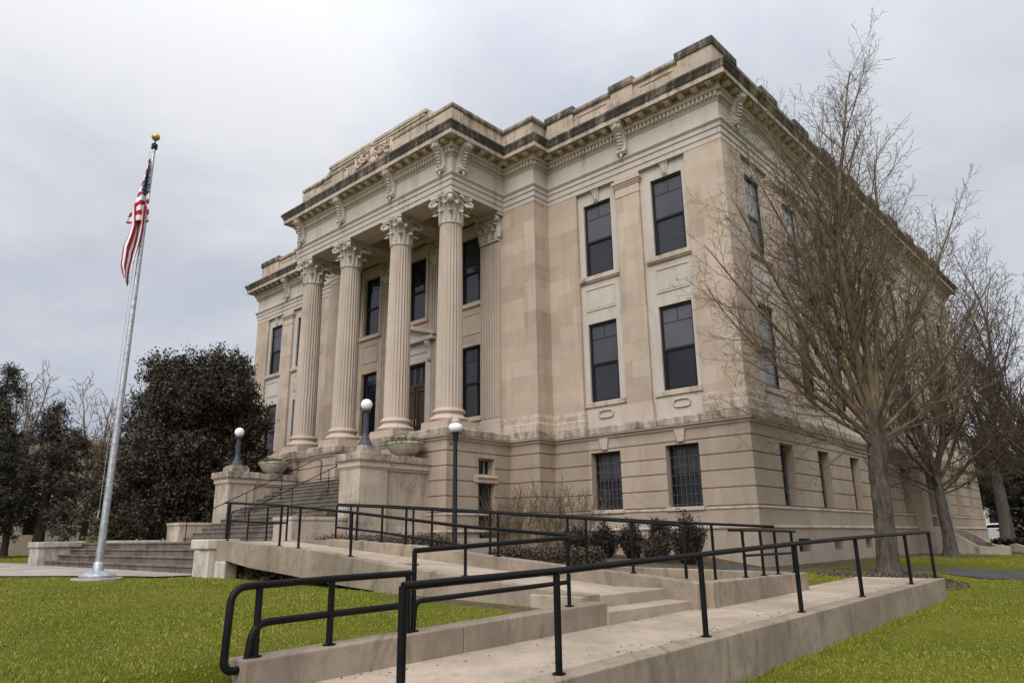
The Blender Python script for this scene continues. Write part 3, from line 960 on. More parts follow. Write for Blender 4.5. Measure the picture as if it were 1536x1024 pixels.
# ---- windows
def make_window(w, h, kind):
    f = MB(); t = .075
    def fr(u0, u1, z0, z1, y0=-.05, y1=.06): f.box(u0, u1, y0, y1, z0, z1)
    fr(-w/2, -w/2+t, 0, h); fr(w/2-t, w/2, 0, h); fr(-w/2+t, w/2-t, 0, t); fr(-w/2+t, w/2-t, h-t*1.2, h)
    if kind == 'tall':
        zm = h*.47
        fr(-w/2+t, w/2-t, zm-.035, zm+.05, -.06, .03)
        fr(-w/2+t, -w/2+t+.045, t, zm, -.035, .03); fr(w/2-t-.045, w/2-t, t, zm, -.035, .03)
        zt = h*.80
        fr(-w/2+t, w/2-t, zt-.009, zt+.009, -.012, .03); fr(-.008, .008, zt+.009, h-t*1.2, -.011, .03)
    else:
        zm = h*.52
        fr(-w/2+t, w/2-t, zm-.03, zm+.03, -.05, .03); fr(-.02, .02, zm+.03, h-t*1.2, -.03, .03)
    root = f.build('window', M['frame'], CH)
    g = MB(); g.box(-w/2+.02, w/2-.02, .0, .02, .02, zm)
    g.build('lower_pane', M['glass'], root)
    g = MB(); g.box(-w/2+.02, w/2-.02, .0, .02, zm+.001, h-.02)
    g.build('upper_pane', M['glass2'], root)
    if kind == 'low':
        b_ = MB()
        k = 7
        for i in range(k+1): b_.box(-w/2+.03+(w-.06)*i/k-.007, -w/2+.03+(w-.06)*i/k+.007, -.125, -.107, .02, h-.02)
        for i in range(7): b_.box(-w/2+.02, w/2-.02, -.130, -.104, .08+(h-.16)*i/6-.007, .08+(h-.16)*i/6+.007)
        b_.build('window_bars', M['grille'], root)
    return root
def place(proto, spots):
    for i, (x, y, z, a) in enumerate(spots):
        o = proto if i == 0 else copy_tree(proto, CH)
        o.location = (x-CHO[0], y-CHO[1], z-CHO[2]); o.rotation_euler.z = R(a)
dz = .19-.06
sp = [((a+b)/2, REC+dz, z[0], 0) for a, b in WX for z in (ZU, ZM)]
place(make_window(1.25, 2.9, 'tall'), sp)
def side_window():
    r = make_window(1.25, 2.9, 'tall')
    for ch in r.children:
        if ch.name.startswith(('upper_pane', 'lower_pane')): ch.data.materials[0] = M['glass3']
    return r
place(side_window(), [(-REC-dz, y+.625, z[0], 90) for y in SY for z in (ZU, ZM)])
place(make_window(1.2, 2.9, 'tall'), [((a+b)/2, REC+dz, z[0], 0) for a, b in WXL for z in (ZU, ZM)])
def portico_window():
    r = make_window(1.2, 2.9, 'tall')
    for ch in r.children:
        if ch.name.startswith('upper_pane'): ch.data.materials[0] = M['glass']
    return r
place(portico_window(), [(x, YB+.2, z[0], 0) for k, x in enumerate(WP) for z in (ZU, ZM) if not (k == 1 and z is ZM)])
place(make_window(1.2, 1.93, 'low'), [((a+b)/2, .29, ZBW[0], 0) for a, b in ((-2.87,-1.68),(-5.84,-4.61))] + [((a+b)/2, .29, ZBW[0], 0) for a, b in WXL])
place(make_window(1.05, 1.93, 'low'), [(-.34, y+.08+.525, ZBW[0], 90) for k, y in enumerate(SY) if k != 5])
# small openings
def vent(w, h):
    f = MB(); t = .05
    f.box(-w/2,-w/2+t,-.04,.04,0,h); f.box(w/2-t,w/2,-.04,.04,0,h); f.box(-w/2+t,w/2-t,-.04,.04,0,t); f.box(-w/2+t,w/2-t,-.04,.04,h-t,h)
    for k in (1,2): f.box(-w/2+w*k/3-.02,-w/2+w*k/3+.02,-.03,.03,t,h-t)
    r = f.build('vent_window', M['pot'], CH)
    g = MB(); g.box(-w/2+.01,w/2-.01,.01,.02,.01,h-.01); g.build('pane', M['glass'], r)
    return r
place(vent(.83, .58), [(-9.2, -2.135, 3.78, 90)])
place(make_window(.83, 2.28, 'low'), [(-9.2, -2.135, 1.2, 90)])
mb = MB()
for y0, y1 in ((2.5,3.45),(5.55,6.3),(8.75,9.55),(23.6,24.4),(26.8,27.6)): mb.box(-.3, -.2, y0-.02, y1+.02, 1.08, 1.52)
part(mb, 'basement_vent', M['frame'])
mb = MB(); mb.box(-8.99, -8.86, -2.75, -1.55, 3.50, 3.76); mb.box(-8.99, -8.80, -2.65, -1.65, 3.66, 3.74)
part(mb, 'lintel', M['trim'], bevel=.01, seg=1)
# spandrels and sills in the portico
mb = MB()
for k, x in enumerate(WP):
    mb.box(x-.85, x+.85, YB-.10, YB+.2, ZU[0]-.2, ZU[0]-.02)
    if k != 1:
        mb.box(x-.8, x+.8, YB-.08, YB+.2, ZM[0]-.2, ZM[0]-.02)
        z0, z1, u0, u1, t = 9.62, 10.5, x-.62, x+.62, .055
        for a, b, c_, d in ((u0,u1,z0,z0+t),(u0,u1,z1-t,z1),(u0,u0+t,z0+t,z1-t),(u1-t,u1,z0+t,z1-t)): mb.box(a,b,YB-.03,YB+.05,c_,d)
    for s in (-1, 1):
        mb.box(x+s*.74-.07, x+s*.74+.07, YB-.05, YB+.05, 11.0, 14.1)
part(mb, 'window_trim', M['trim'], bevel=.01, seg=1)
# ---- entrance door with pedimented surround
mb = MB()
a, b = DOORW
mb.box(a-.42, a, YB-.14, YB+.1, 5.35, 9.3); mb.box(b, b+.42, YB-.14, YB+.1, 5.35, 9.3); mb.box(a-.42, b+.42, YB-.143, YB+.1, 8.95, 9.35)
mb.box(a-.30, b+.30, YB-.18, YB+.1, 9.35, 9.78)
mb.box(a-.72, b+.72, YB-.42, YB+.1, 9.80, 9.98)
for s in (-1, 1):
    p = [(XC+s*.05, 10.50), (XC+s*(.85+.78), 9.985), (XC+s*(.85+.78), 10.14), (XC+s*.02, 10.66)]
    fr = [(x, YB-.44, z) for x, z in p]; bk = [(x, YB+.1, z) for x, z in p]
    mb.add(fr+bk, [(0,1,2,3),(7,6,5,4)]+[(i,(i+1)%4,(i+1)%4+4,i+4) for i in range(4)])
mb.add([(a-.6,YB-.15,9.98),(b+.6,YB-.15,9.98),(XC,YB-.15,10.58)], [(0,1,2)])
for x in (a-.30, b+.30):
    pr = [(0,9.8),(.36,9.8),(.36,9.66),(.24,9.45),(.2,9.2),(.24,9.05),(.2,8.95),(.14,8.9),(0,8.9)]
    k = len(pr)
    mb.add([(x-.13,YB-t-.02,z) for t, z in pr]+[(x+.13,YB-t-.02,z) for t, z in pr], [tuple(range(k)), tuple(range(2*k-1,k-1,-1))]+[(i,i+k,(i+1)%k+k,(i+1)%k) for i in range(k)])
part(mb, 'door_surround', M['pale'], bevel=.012, seg=1, split=False)
mb = MB()
mb.box(a, b, YB+.14, YB+.2, 5.35, 7.95); mb.box(a, b, YB+.08, YB+.16, 7.95, 8.1); 
for s in (0, 1):
    x0 = a+.06+s*.8; x1 = x0+.72
    mb.box(x0, x1, YB+.09, YB+.15, 5.4, 5.55); mb.box(x0, x1, YB+.09, YB+.15, 7.78, 7.93); mb.box(x0, x0+.12, YB+.09, YB+.15, 5.55, 7.78); mb.box(x1-.12, x1, YB+.09, YB+.15, 5.55, 7.78)
    mb.box(x0+.12, x1-.12, YB+.09, YB+.15, 6.3, 6.42)
for x in (a, b-.07): mb.box(x, x+.07, YB+.05, YB+.16, 8.1, 8.95)
mb.box(a, b, YB+.05, YB+.16, 8.88, 8.95)
for k in (1,2,3): mb.box(a+(b-a)*k/4-.02, a+(b-a)*k/4+.02, YB+.08, YB+.13, 8.1, 8.9)
dr = part(mb, 'entrance_door', M['wood'], split=False)
mb = MB(); mb.box(a+.05, b-.05, YB+.17, YB+.19, 8.1, 8.9); rel(mb, CHO); mb.build('transom_pane', M['glass'], dr)
mb = MB()
for s in (-1, 1): mb.tube([(XC+s*.1, YB+.09, 6.3), (XC+s*.1, YB+.03, 6.32), (XC+s*.1, YB+.03, 6.55), (XC+s*.1, YB+.09, 6.57)], .018, 6)
rel(mb, CHO); mb.build('handle', M['gold'], dr)
# ---- side entrance
mb = MB()
for y in (16.0, 19.75): mb.box(0, .5, y, y+.9, .3, 4.86)
mb.box(0, .6, 15.9, 20.75, 4.50, 4.87)
part(mb, 'side_porch', M['rust'], bevel=.02, seg=1)
mb = MB(); mb.box(-.38, -.3, 17.1, 19.5, .9, 4.4); mb.box(-.3, -.27, 17.35, 18.25, 1.0, 3.4); mb.box(-.3, -.27, 18.35, 19.25, 1.0, 3.4)
part(mb, 'side_door', M['wood'])
# ------------------------------------------------------------------ ground
def lerp_tab(x, tab):
    xs = [a for a, b in tab]; ys = [b for a, b in tab]
    return np.interp(x, xs, ys)
def sstep(x, a, b):
    t = np.clip((x-a)/(b-a), 0, 1); return t*t*(3-2*t)
def H(x, y):
    x = np.asarray(x, float); y = np.asarray(y, float)
    zr = lerp_tab(y, [(-80,-.1),(-25,-.02),(-16,.05),(-12.8,.10),(-4,.34),(2,.5),(10,.6),(30,.83),(60,1.0),(200,1.2)])
    zl = lerp_tab(x, [(-200,1.0),(-60,.97),(-19,.9),(-8,.88),(0,.77),(3.6,.70)])
    zl = zl - .10*sstep(-y, 17, 30)
    inner = sstep(y, -11.3, -10.5)*(1-sstep(y, 3, 8))
    zb = lerp_tab(x, [(-60,.97),(-19,.95),(-9,1.1),(-1.5,1.0),(.6,.66),(3.6,.64)])
    zl = zl*(1-inner) + zb*inner
    sharp = 1-sstep(y, -7.0, -5.0)
    t = sstep(x, 3.6, 3.80)*sharp + sstep(x, 3.7, 5.3)*(1-sharp)
    return zl*(1-t) + zr*t
def grid_axis(dense0, dense1, step, far):
    a = list(np.arange(dense0, dense1+1e-6, step))
    s = step; v = dense1; hi = []
    while v < far: s *= 1.35; v += s; hi.append(v)
    s = step; v = dense0; lo = []
    while v > -far: s *= 1.35; v -= s; lo.append(v)
    return np.array(lo[::-1]+a+hi)
gx = np.sort(np.concatenate([grid_axis(-26, 14, .3, 900), [3.59, 3.66, 3.73, 3.81]])); gy = grid_axis(-24, 34, .3, 900)
X, Y = np.meshgrid(gx, gy)
Z = H(X, Y)
rgn = np.random.default_rng(3)
Z = Z + (rgn.random(Z.shape)-.5)*.012
nv, nu = X.shape
verts = np.stack([X.ravel(), Y.ravel(), Z.ravel()], 1)
ii, jj = np.meshgrid(np.arange(nv-1), np.arange(nu-1), indexing='ij')
q = (ii*nu+jj).ravel()
faces = np.stack([q, q+1, q+nu+1, q+nu], 1)
ground = np_mesh('ground', verts, faces, M['lawn'], smooth=True); tag(ground, kind='structure')
def blobf(cx, cy, r, soft=.5): return 1-sstep(np.hypot(X-cx, Y-cy), r*(1-soft), r)
soil = np.zeros_like(X)
soil = np.maximum(soil, sstep(Y,-10.9,-10.5)*(1-sstep(Y,-.2,.4))*(1-sstep(X,-.6,1.2))*(1-sstep(-X,9,10))*.85)
soil = np.maximum(soil, .62*(1-sstep(np.abs(X-.5),.2,1.3))*sstep(Y,-2,0))
soil = np.maximum(soil, .8*(1-sstep(np.abs(Y+13.15),.05,.5))*sstep(X,-2.5,1)*(1-sstep(X,3.3,3.7)))
for cx_, cy_, r_ in ((3.55,-1.05,1.7),(1.9,12.8,2.4),(1.4,27,3),(-23.6,-5.75,5.5),(8.5,13.5,3.0),(4.6,-4.6,1.2)):
    soil = np.maximum(soil, .9*blobf(cx_, cy_, r_))
at = ground.data.attributes.new('soil', 'FLOAT', 'POINT'); at.data.foreach_set('value', soil.ravel().astype(np.float32))
def soil_at(x, y):
    i = np.clip(np.searchsorted(gy, y), 0, nv-1); j = np.clip(np.searchsorted(gx, x), 0, nu-1)
    return soil[i, j]

def sheet(name, poly, lift, mat, thick=.12):
    """a flat-laid sheet that follows the ground, cut in fine strips"""
    bm = bmesh.new()
    vs = [bm.verts.new((x, y, 0)) for x, y in poly]
    bm.faces.new(vs)
    for ax, lo, hi in ((0, min(p[0] for p in poly), max(p[0] for p in poly)), (1, min(p[1] for p in poly), max(p[1] for p in poly))):
        k = int(min(60, max(2, (hi-lo)/.8)))
        for i in range(1, k):
            c = lo+(hi-lo)*i/k
            co = (c, 0, 0) if ax == 0 else (0, c, 0); no = (1, 0, 0) if ax == 0 else (0, 1, 0)
            bmesh.ops.bisect_plane(bm, geom=bm.verts[:]+bm.edges[:]+bm.faces[:], plane_co=co, plane_no=no)
    for v in bm.verts: v.co.z = float(H(v.co.x, v.co.y))+lift
    me = bpy.data.meshes.new(name); bm.to_mesh(me); bm.free(); me.materials.append(mat)
    o = bpy.data.objects.new(name, me); COL.objects.link(o); tag(o, kind='structure')
    return o
sheet('pavement', [(-7.3,-12.72),(-7.5,-13.75),(-9.2,-14.5),(-10.8,-15.6),(-14,-17.6),(-20,-21),(-24,-22.5),(-26,-20),(-20.5,-15.5),(-19.6,-13.6),(-19.5,-12.72)], .03, M['side_walk'])
sheet('pavement', [(-19.8,-12.2),(-24,-12.6),(-60,-13.5),(-60,-15.2),(-24,-14.4),(-19.9,-13.8)], .028, M['side_walk'])
sheet('asphalt_path', [(40,1.6),(12,1.4),(6,1.35),(3.5,1.25),(1.3,1.0),(.6,-.2),(-.5,-1.6),(-.3,-2.6),(.8,-1.6),(1.7,-.1),(1.6,2.6),(3,3.5),(6,5.4),(12,6.0),(40,6.2)], .014, M['asphalt'])
sheet('road', [(-64,-80),(-64,80),(-72,80),(-72,-80)], .03, M['asphalt'])

# ------------------------------------------------------------------ raised walk beside the right lawn
WS = lambda y: .53 + (y+15.66)*.0183
mb = MB()
ys = [-24, -20.4, -18.0, -15.6, -13.2, -10.8, -8.4, -6.2, -3.9]
for a, b in zip(ys, ys[1:]):
    mb.prism([(3.80,a+.006),(5.17,a+.006),(5.17,b-.006),(3.80,b-.006)], -.3, lambda x, y: float(WS(y)))
o = mb.build('walkway', M['conc_top'], bevel=.008, seg=2); tag(o, kind='structure')
mb = MB()
ys = [-24, -21.3, -17.25, -13.2, -9.2, -6.4, -3.9]
for a, b in zip(ys, ys[1:]):
    mb.prism([(5.172,a+.004),(5.44,a+.004),(5.44,b-.004),(5.172,b-.004)], -.4, lambda x, y: float(WS(y))+.012)
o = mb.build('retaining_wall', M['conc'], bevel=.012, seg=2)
tag(o, 'long low concrete retaining wall along the lawn at right, carrying the sloping black rail', 'wall')
# garden wall in the foreground
mb = MB()
GT = lambda x, y: .735 + (y+17.56)*.0228
for a, b in ((-17.56,-15.30),(-15.292,-12.9)):
    mb.prism([(3.56,a),(3.83,a),(3.83,b),(3.56,b)], -.2, GT)
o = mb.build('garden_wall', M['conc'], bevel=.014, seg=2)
tag(o, 'short low concrete wall between the left lawn and the walk, ending in front of the steps', 'wall')
# two steps up to the ramp
mb = MB()
mb.prism([(3.45,-12.93),(3.86,-12.93),(3.86,-10.9),(3.45,-10.9)], .2, .735)
mb.prism([(2.60,-12.93),(3.46,-12.93),(3.46,-10.9),(2.60,-10.9)], .2, .885)
o = mb.build('concrete_steps', M['conc_top'], bevel=.012, seg=2)
tag(o, 'pair of broad concrete steps leading up from the walk to the ramp', 'steps')
# ramp
RP = empty('concrete_ramp', (-2, -11.8, .6)); tag(RP, 'long sloping concrete access ramp with low side walls in front of the staircase', 'ramp')
RO = (-2, -11.8, .6)
RS = lambda x: float(np.interp(x, [-6.6, -6.0, 2.6], [1.60, 1.555, .885]))
NW = lambda x: float(np.interp(x, [-6.6,-2.75,-.52,.79,1.74,2.9,3.5], [1.645,1.43,1.20,1.10,1.02,.93,.90]))
FWt = lambda x: float(np.interp(x, [-5.26,-4.2,-1.73,-.2,.7,1.72,3.0,3.97], [1.64,1.60,1.47,1.31,1.24,1.15,1.06,.97]))
mb = MB()
xs = [-6.6,-4.6,-2.6,-.6,1.2,2.6]
for a, b in zip(xs, xs[1:]):
    mb.prism([(a+.005,-12.6),(b-.005,-12.6),(b-.005,-10.95),(a+.005,-10.95)], lambda x, y: RS(x)-.35, lambda x, y: RS(x))
rel(mb, RO).build('ramp_slab', M['conc_top'], RP, bevel=.008)
mb = MB()
xs = np.linspace(-6.6, 3.5, 21)
bot = lambda x: float(np.interp(x, [-6.6,-6.12,-6.119,-5.2,-3.5,-2.0,-.9,-.899,4], [.5,.5,1.22,1.10,.98,.86,.80,.4,.3]))
xs = sorted(list(xs)+[-6.12,-6.119,-.9,-.899])
fr = []
for i, x in enumerate(xs):
    fr.append(((x,-12.86,bot(x)),(x,-12.602,bot(x)),(x,-12.602,NW(x)),(x,-12.86,NW(x))))
v = [p for r in fr for p in r]; fs = []
for i in range(len(xs)-1):
    for k in range(4): fs.append((i*4+k, i*4+(k+1)%4, i*4+4+(k+1)%4, i*4+4+k))
fs += [(3,2,1,0), tuple(len(v)-4+k for k in range(4))]
mb.add(v, fs)
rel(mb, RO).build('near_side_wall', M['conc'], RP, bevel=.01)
mb = MB()
xs = np.linspace(-5.3, 3.97, 18); v = []; fs = []
for x in xs: v += [(x,-10.95,.3),(x,-10.70,.3),(x,-10.70,FWt(x)),(x,-10.95,FWt(x))]
for i in range(len(xs)-1):
    for k in range(4): fs.append((i*4+k, i*4+(k+1)%4, i*4+4+(k+1)%4, i*4+4+k))
fs += [(3,2,1,0), tuple(len(v)-4+k for k in range(4))]
mb.add(v, fs)
rel(mb, RO).build('far_side_wall', M['conc'], RP, bevel=.01)
mb = MB(); mb.box(-6.1,-.9,-12.0,-11.9,.3,1.2)
rel(mb, RO).build('foundation', M['conc_dark'], RP)
# planter beside the walk
mb = MB()
def wallseg(pts, th, zt, zb=.2):
    for (x0,y0), (x1,y1) in zip(pts, pts[1:]):
        dx, dy = x1-x0, y1-y0; l = math.hypot(dx,dy); nx, ny = -dy/l*th/2, dx/l*th/2
        mb.prism([(x0+nx,y0+ny),(x1+nx,y1+ny),(x1-nx,y1-ny),(x0-nx,y0-ny)], zb, zt)
wallseg([(3.95,-10.69),(3.98,-7.3)], .26, .972)
wallseg([(3.85,-7.42),(-1.9,-6.2)], .22, .97)
o = mb.build('planter_wall', M['conc'], bevel=.014)
tag(o, 'low angled concrete planter wall on the far side of the walk, by the two steps', 'wall')

# ------------------------------------------------------------------ entry terrace on the left
ET = empty('entry_terrace', (-13, -10, .9)); EO = (-13, -10, .9)
tag(ET, 'raised stone entry terrace with four dark worn steps behind the flagpole', 'terrace')
mb = MB()
for k in range(4):
    y0 = -12.7+.36*k
    mb.box(-19.1+.02*k, -7.9, y0, y0+.40, .6, .9+.18*(k+1)-.012*0)
    mb.box(-19.1, -7.88, y0-.03, y0+.05, .9+.18*(k+1)-.05, .9+.18*(k+1)+.003)
rel(mb, EO).build('step', M['stepstone'], ET, bevel=.012)
mb = MB()
mb.box(-19.1, -6.62, -11.28, -4.0, .6, 1.617); mb.box(-7.88, -6.62, -12.4, -11.27, .6, 1.615)
rel(mb, EO).build('terrace_floor', M['conc_lt'], ET, bevel=.01)
mb = MB()
mb.box(-20.1, -19.12, -12.95, -11.7, .6, 1.50); mb.box(-20.16, -19.06, -13.0, -11.66, 1.50, 1.68)
mb.box(-19.6, -19.12, -11.66, -8.6, .6, 1.55); mb.box(-19.66, -19.06, -11.655, -8.6, 1.55, 1.70)
rel(mb, EO).build('left_cheek_wall', M['white_st'], ET, bevel=.02)
mb = MB()
mb.box(-7.35, -6.64, -13.02, -12.35, .55, 1.45); mb.box(-7.42, -6.605, -13.08, -12.3, 1.45, 1.665)
mb.box(-6.60, -6.13, -12.88, -12.62, .5, 1.2); mb.box(-7.28, -7.0, -13.045, -12.9, .5, 1.45)
rel(mb, EO).build('right_pier', M['white_st'], ET, bevel=.03, seg=3)
mb = MB()
mb.box(-7.87, -7.36, -12.66, -12.3, .6, 1.22)
rel(mb, EO).build('step_cheek', M['conc_dark'], ET, bevel=.03)

# ------------------------------------------------------------------ main staircase
ST = empty('front_staircase', (-14.6, -6.5, 1.6)); SO = (-14.6, -6.5, 1.6)
tag(ST, 'broad weathered stone staircase rising to the portico between two tall pedestals', 'staircase')
mb = MB()
rr = random.Random(5)
for k in range(14):
    y0 = -8.7+.333*k; z = 1.62+.163*(k+1)
    xl, xr = (-17.92, -11.32) if y0 < -6.98 else (-18.42, -10.83)
    if y0 > -6.98: xl, xr = -18.44, -10.78
    mb.box(xl, xr, y0, min(y0+.40, -3.85), 1.55, z-.045)
    mb.box(xl, xr, y0-.025, min(y0+.39, -3.86), z-.046, z)
for k in range(8):
    y0 = -3.95+.22*k; mb.box(-15.53, -13.57, y0, -2.15, 3.6, 3.90+.178*(k+1))
rel(mb, SO).build('stair_flight', M['stepstone'], ST, bevel=.008)
mb = MB(); mb.box(-18.95, -17.93, -8.9, -6.96, 1.5, 2.20); mb.box(-18.98, -17.90, -8.93, -6.955, 2.20, 2.31); rel(mb, SO).build('low_cheek', M['ped'], ST, bevel=.02)
mb = MB(); mb.box(-11.3, -10.28, -8.9, -6.96, 1.5, 2.20); mb.box(-11.33, -10.25, -8.93, -6.955, 2.20, 2.31); rel(mb, SO).build('low_cheek', M['ped'], ST, bevel=.02)
for x0, x1, c0, c1 in ((-19.52,-18.42,-19.42,-18.52), (-10.83,-9.73,-10.74,-9.83)):
    mb = MB()
    mb.box(x0, x1, -6.95, -5.85, .6, 3.80, 0); mb.box(x0-.02, x1+.02, -6.97, -5.83, 3.80, 3.86, 2)
    mb.box(x0-.06, x1+.06, -7.01, -5.79, 3.86, 4.02, 2); mb.box(x0-.14, x1+.14, -7.09, -5.71, 4.06, 4.30, 1); mb.box(x0-.10, x1+.10, -7.05, -5.75, 4.02, 4.06, 2)
    cx_ = (x0+x1)/2; mb.box(cx_-.38, cx_+.38, -6.78, -6.02, 4.30, 4.50, 1); mb.box(cx_-.33, cx_+.33, -6.73, -6.07, 4.50, 4.575, 1)
    rel(mb, SO).build('pedestal', [M['ped'], M['soot3'], M['trim']], ST, bevel=.018)
    mb = MB()
    mb.box(c0, c1, -5.84, -4.0, .6, 3.78, 0); mb.box(c0-.05, c1+.05, -5.84, -4.0, 3.78, 3.86, 2); mb.box(c0-.16, c1+.16, -5.70, -4.0, 4.05, 4.28, 1); mb.box(c0-.10, c1+.10, -5.8, -4.0, 3.86, 4.05, 2)
    rel(mb, SO).build('cheek_wall', [M['ped'], M['soot3'], M['trim']], ST, bevel=.014)
# stone bowls and their plants
for i, (x, lab) in enumerate(((-10.28,'wide stone bowl planter beside the right column pedestal'), (-18.97,'wide stone bowl planter on the left stair wall before the dark magnolia'))):
    mb = MB(); prof = [(.0,.0),(.34,.0),(.36,.05),(.33,.08),(.62,.18),(.80,.36),(.86,.46),(.90,.47),(.90,.53),(.82,.53),(.76,.44),(.0,.44)]
    mb.lathe(prof, n=36, sx=.82, sy=.66)
    o = mb.build('stone_planter', M['pot'], smooth='auto', ang=40); o.location = (x, -4.75, 4.28)
    tag(o, lab, 'planter', 'stone bowls on the stair walls')
    N = 700; v = []; f = []
    r = random.Random(i)
    for k in range(N):
        a = r.uniform(0, 2*PI); d = math.sqrt(r.random()); px, py = d*.76*math.cos(a), d*.62*math.sin(a); pz = .48+.24*r.random()**1.5*(1-d*.3)
        s = r.uniform(.03,.07); t1 = Vector((r.gauss(0,1), r.gauss(0,1), r.gauss(0,.7))).normalized()*s; t2 = Vector((r.gauss(0,1), r.gauss(0,1), r.gauss(0,1))).normalized()*s*.7
        p = Vector((px,py,pz)); v += [p-t1, p+t2, p+t1, p-t2]; f.append((4*k,4*k+1,4*k+2,4*k+3))
    mb = MB(); mb.add(v, f); o2 = mb.build('bedding_plant', M['moss']); o2.location = (x, -4.75, 4.28)
    tag(o2, 'low green plants filling the stone bowl ' + ('by the right column pedestal' if i == 0 else 'on the left stair wall'), 'plant', 'plants in the stone bowls')
# plant on the terrace cheek
N = 240; v = []; f = []; r = random.Random(9)
for k in range(N):
    px, py, pz = r.uniform(-.32,.32), r.gauss(0,.14), r.uniform(0,.17)
    s = r.uniform(.03,.07); t1 = Vector((r.gauss(0,1), r.gauss(0,1), r.gauss(0,.7))).normalized()*s; t2 = Vector((r.gauss(0,1), r.gauss(0,1), r.gauss(0,1))).normalized()*s*.7
    p = Vector((px,py,pz)); v += [p-t1, p+t2, p+t1, p-t2]; f.append((4*k,4*k+1,4*k+2,4*k+3))
mb = MB(); mb.add(v, f); o = mb.build('trailing_plant', M['moss']); o.location = (-19.2, -11.3, 1.68)
tag(o, 'small clump of yellow green leaves on top of the terrace wall at left', 'plant')

# ------------------------------------------------------------------ lamps
def globe_lamp(loc, label, group):
    root = empty('globe_lamp', loc); tag(root, label, 'lamp', group)
    m = MB(); m.lathe([(0,0),(.27,0),(.27,.05),(.22,.08),(.20,.15),(.15,.20),(.14,.28),(.11,.33)], n=24)
    m.build('base', M['lampiron'], root, smooth='auto', ang=35)
    m = MB(); m.lathe([(0,.33),(.11,.33),(.105,.40),(.088,.46),(.078,1.0),(.085,1.04),(.085,1.08),(.12,1.12),(.16,1.16),(.16,1.19),(.09,1.20),(0,1.20)], n=20)
    for k in range(10):
        a = 2*PI*k/10; m.tube([(.094*math.cos(a), .094*math.sin(a), .45), (.08*math.cos(a), .08*math.sin(a), 1.0)], .012, 5)
    m.build('post', M['lampiron'], root, smooth='auto', ang=35)
    m = MB(); n_ = 20
    m.lathe([(0.001,1.19)]+[(.19*math.sin(t), 1.378-.19*math.cos(t)) for t in np.linspace(.4, PI-.02, n_)], n=32)
    m.build('globe', M['globe'], root, smooth=True)
globe_lamp((-10.28,-6.4,4.57), 'round white globe lamp on the right stair pedestal, before the middle columns', 'globe lamps on the stair pedestals')
globe_lamp((-18.97,-6.4,4.57), 'round white globe lamp on the left stair pedestal, against the dark magnolia', 'globe lamps on the stair pedestals')
root = empty('street_lamp', (-3.91,-8.27,.9)); tag(root, 'tall slim black lamp post with a small white shade, behind the ramp', 'street lamp')
m = MB(); m.lathe([(0,0),(.16,0),(.16,.1),(.09,.3),(.065,.5),(.05,3.05),(.0,3.05)], n=16); m.build('post', M['lampblack'], root, smooth='auto', ang=40)
m = MB(); m.lathe([(0,3.05),(.06,3.05),(.07,3.10),(.07,3.2),(.09,3.24),(.09,3.28),(0,3.28)], n=20); m.tube([(-.05,0,3.0),(-.16,0,3.02),(-.2,0,2.98)], .018, 6); m.build('collar', M['lampblack'], root, smooth='auto')
m = MB(); m.lathe([(0,3.27),(.08,3.275),(.15,3.32),(.175,3.39),(.16,3.46),(.10,3.50),(0,3.505)], n=28); m.build('lamp_shade', M['globe2'], root, smooth=True)
m = MB(); m.lathe([(0,3.50),(.11,3.502),(.12,3.54),(.08,3.62),(0,3.65)], n=24); m.build('cap', M['pot'], root, smooth=True)

# ------------------------------------------------------------------ flagpole and flag
FX, FY, FZ = -7.8, -14.8, .87
root = empty('flagpole', (FX, FY, FZ)); tag(root, 'tall tapered aluminium flagpole with a gold ball, standing on the left lawn', 'flagpole')
m = MB(); m.lathe([(0,-.1),(.48,-.1),(.48,.045),(0,.045)], n=40, sx=1.15); m.build('footing', M['side_walk'], root, bevel=.01)
m = MB(); m.lathe([(0,.04),(.34,.04),(.35,.09),(.30,.13),(.21,.16),(.11,.20),(.10,.34),(.085,.36),(0,.36)], n=32); m.build('base_flange', M['steel'], root, smooth='auto', ang=40)
m = MB(); m.lathe([(0,.3),(.076,.3),(.071,2.5),(.062,5),(.050,7.5),(.036,10.05),(0,10.05)], n=24); m.build('pole', M['steel'], root, smooth='auto', ang=40)
m = MB(); m.lathe([(0,10.05),(.07,10.05),(.07,10.17),(.05,10.19),(.018,10.2),(.018,10.3),(0,10.3)], n=16); m.tube([(.05,-.02,10.1),(.12,-.05,10.1)], .035, 8); m.build('truck', M['lampblack'], root, smooth='auto')
m = MB(); m.lathe([(.001,10.27)]+[(.098*math.sin(t), 10.375-.098*math.cos(t)) for t in np.linspace(.15, PI-.02, 14)], n=24); m.build('finial_ball', M['gold'], root, smooth=True)
m = MB(); m.tube([(-.02,-.13,1.3),(-.03,-.125,4),(-.02,-.10,7.5),(0,-.08,10.05)], .004, 5); m.tube([(-.02,-.14,1.25),(.02,-.14,1.4)], .016, 5); m.build('halyard', M['pot'], root)

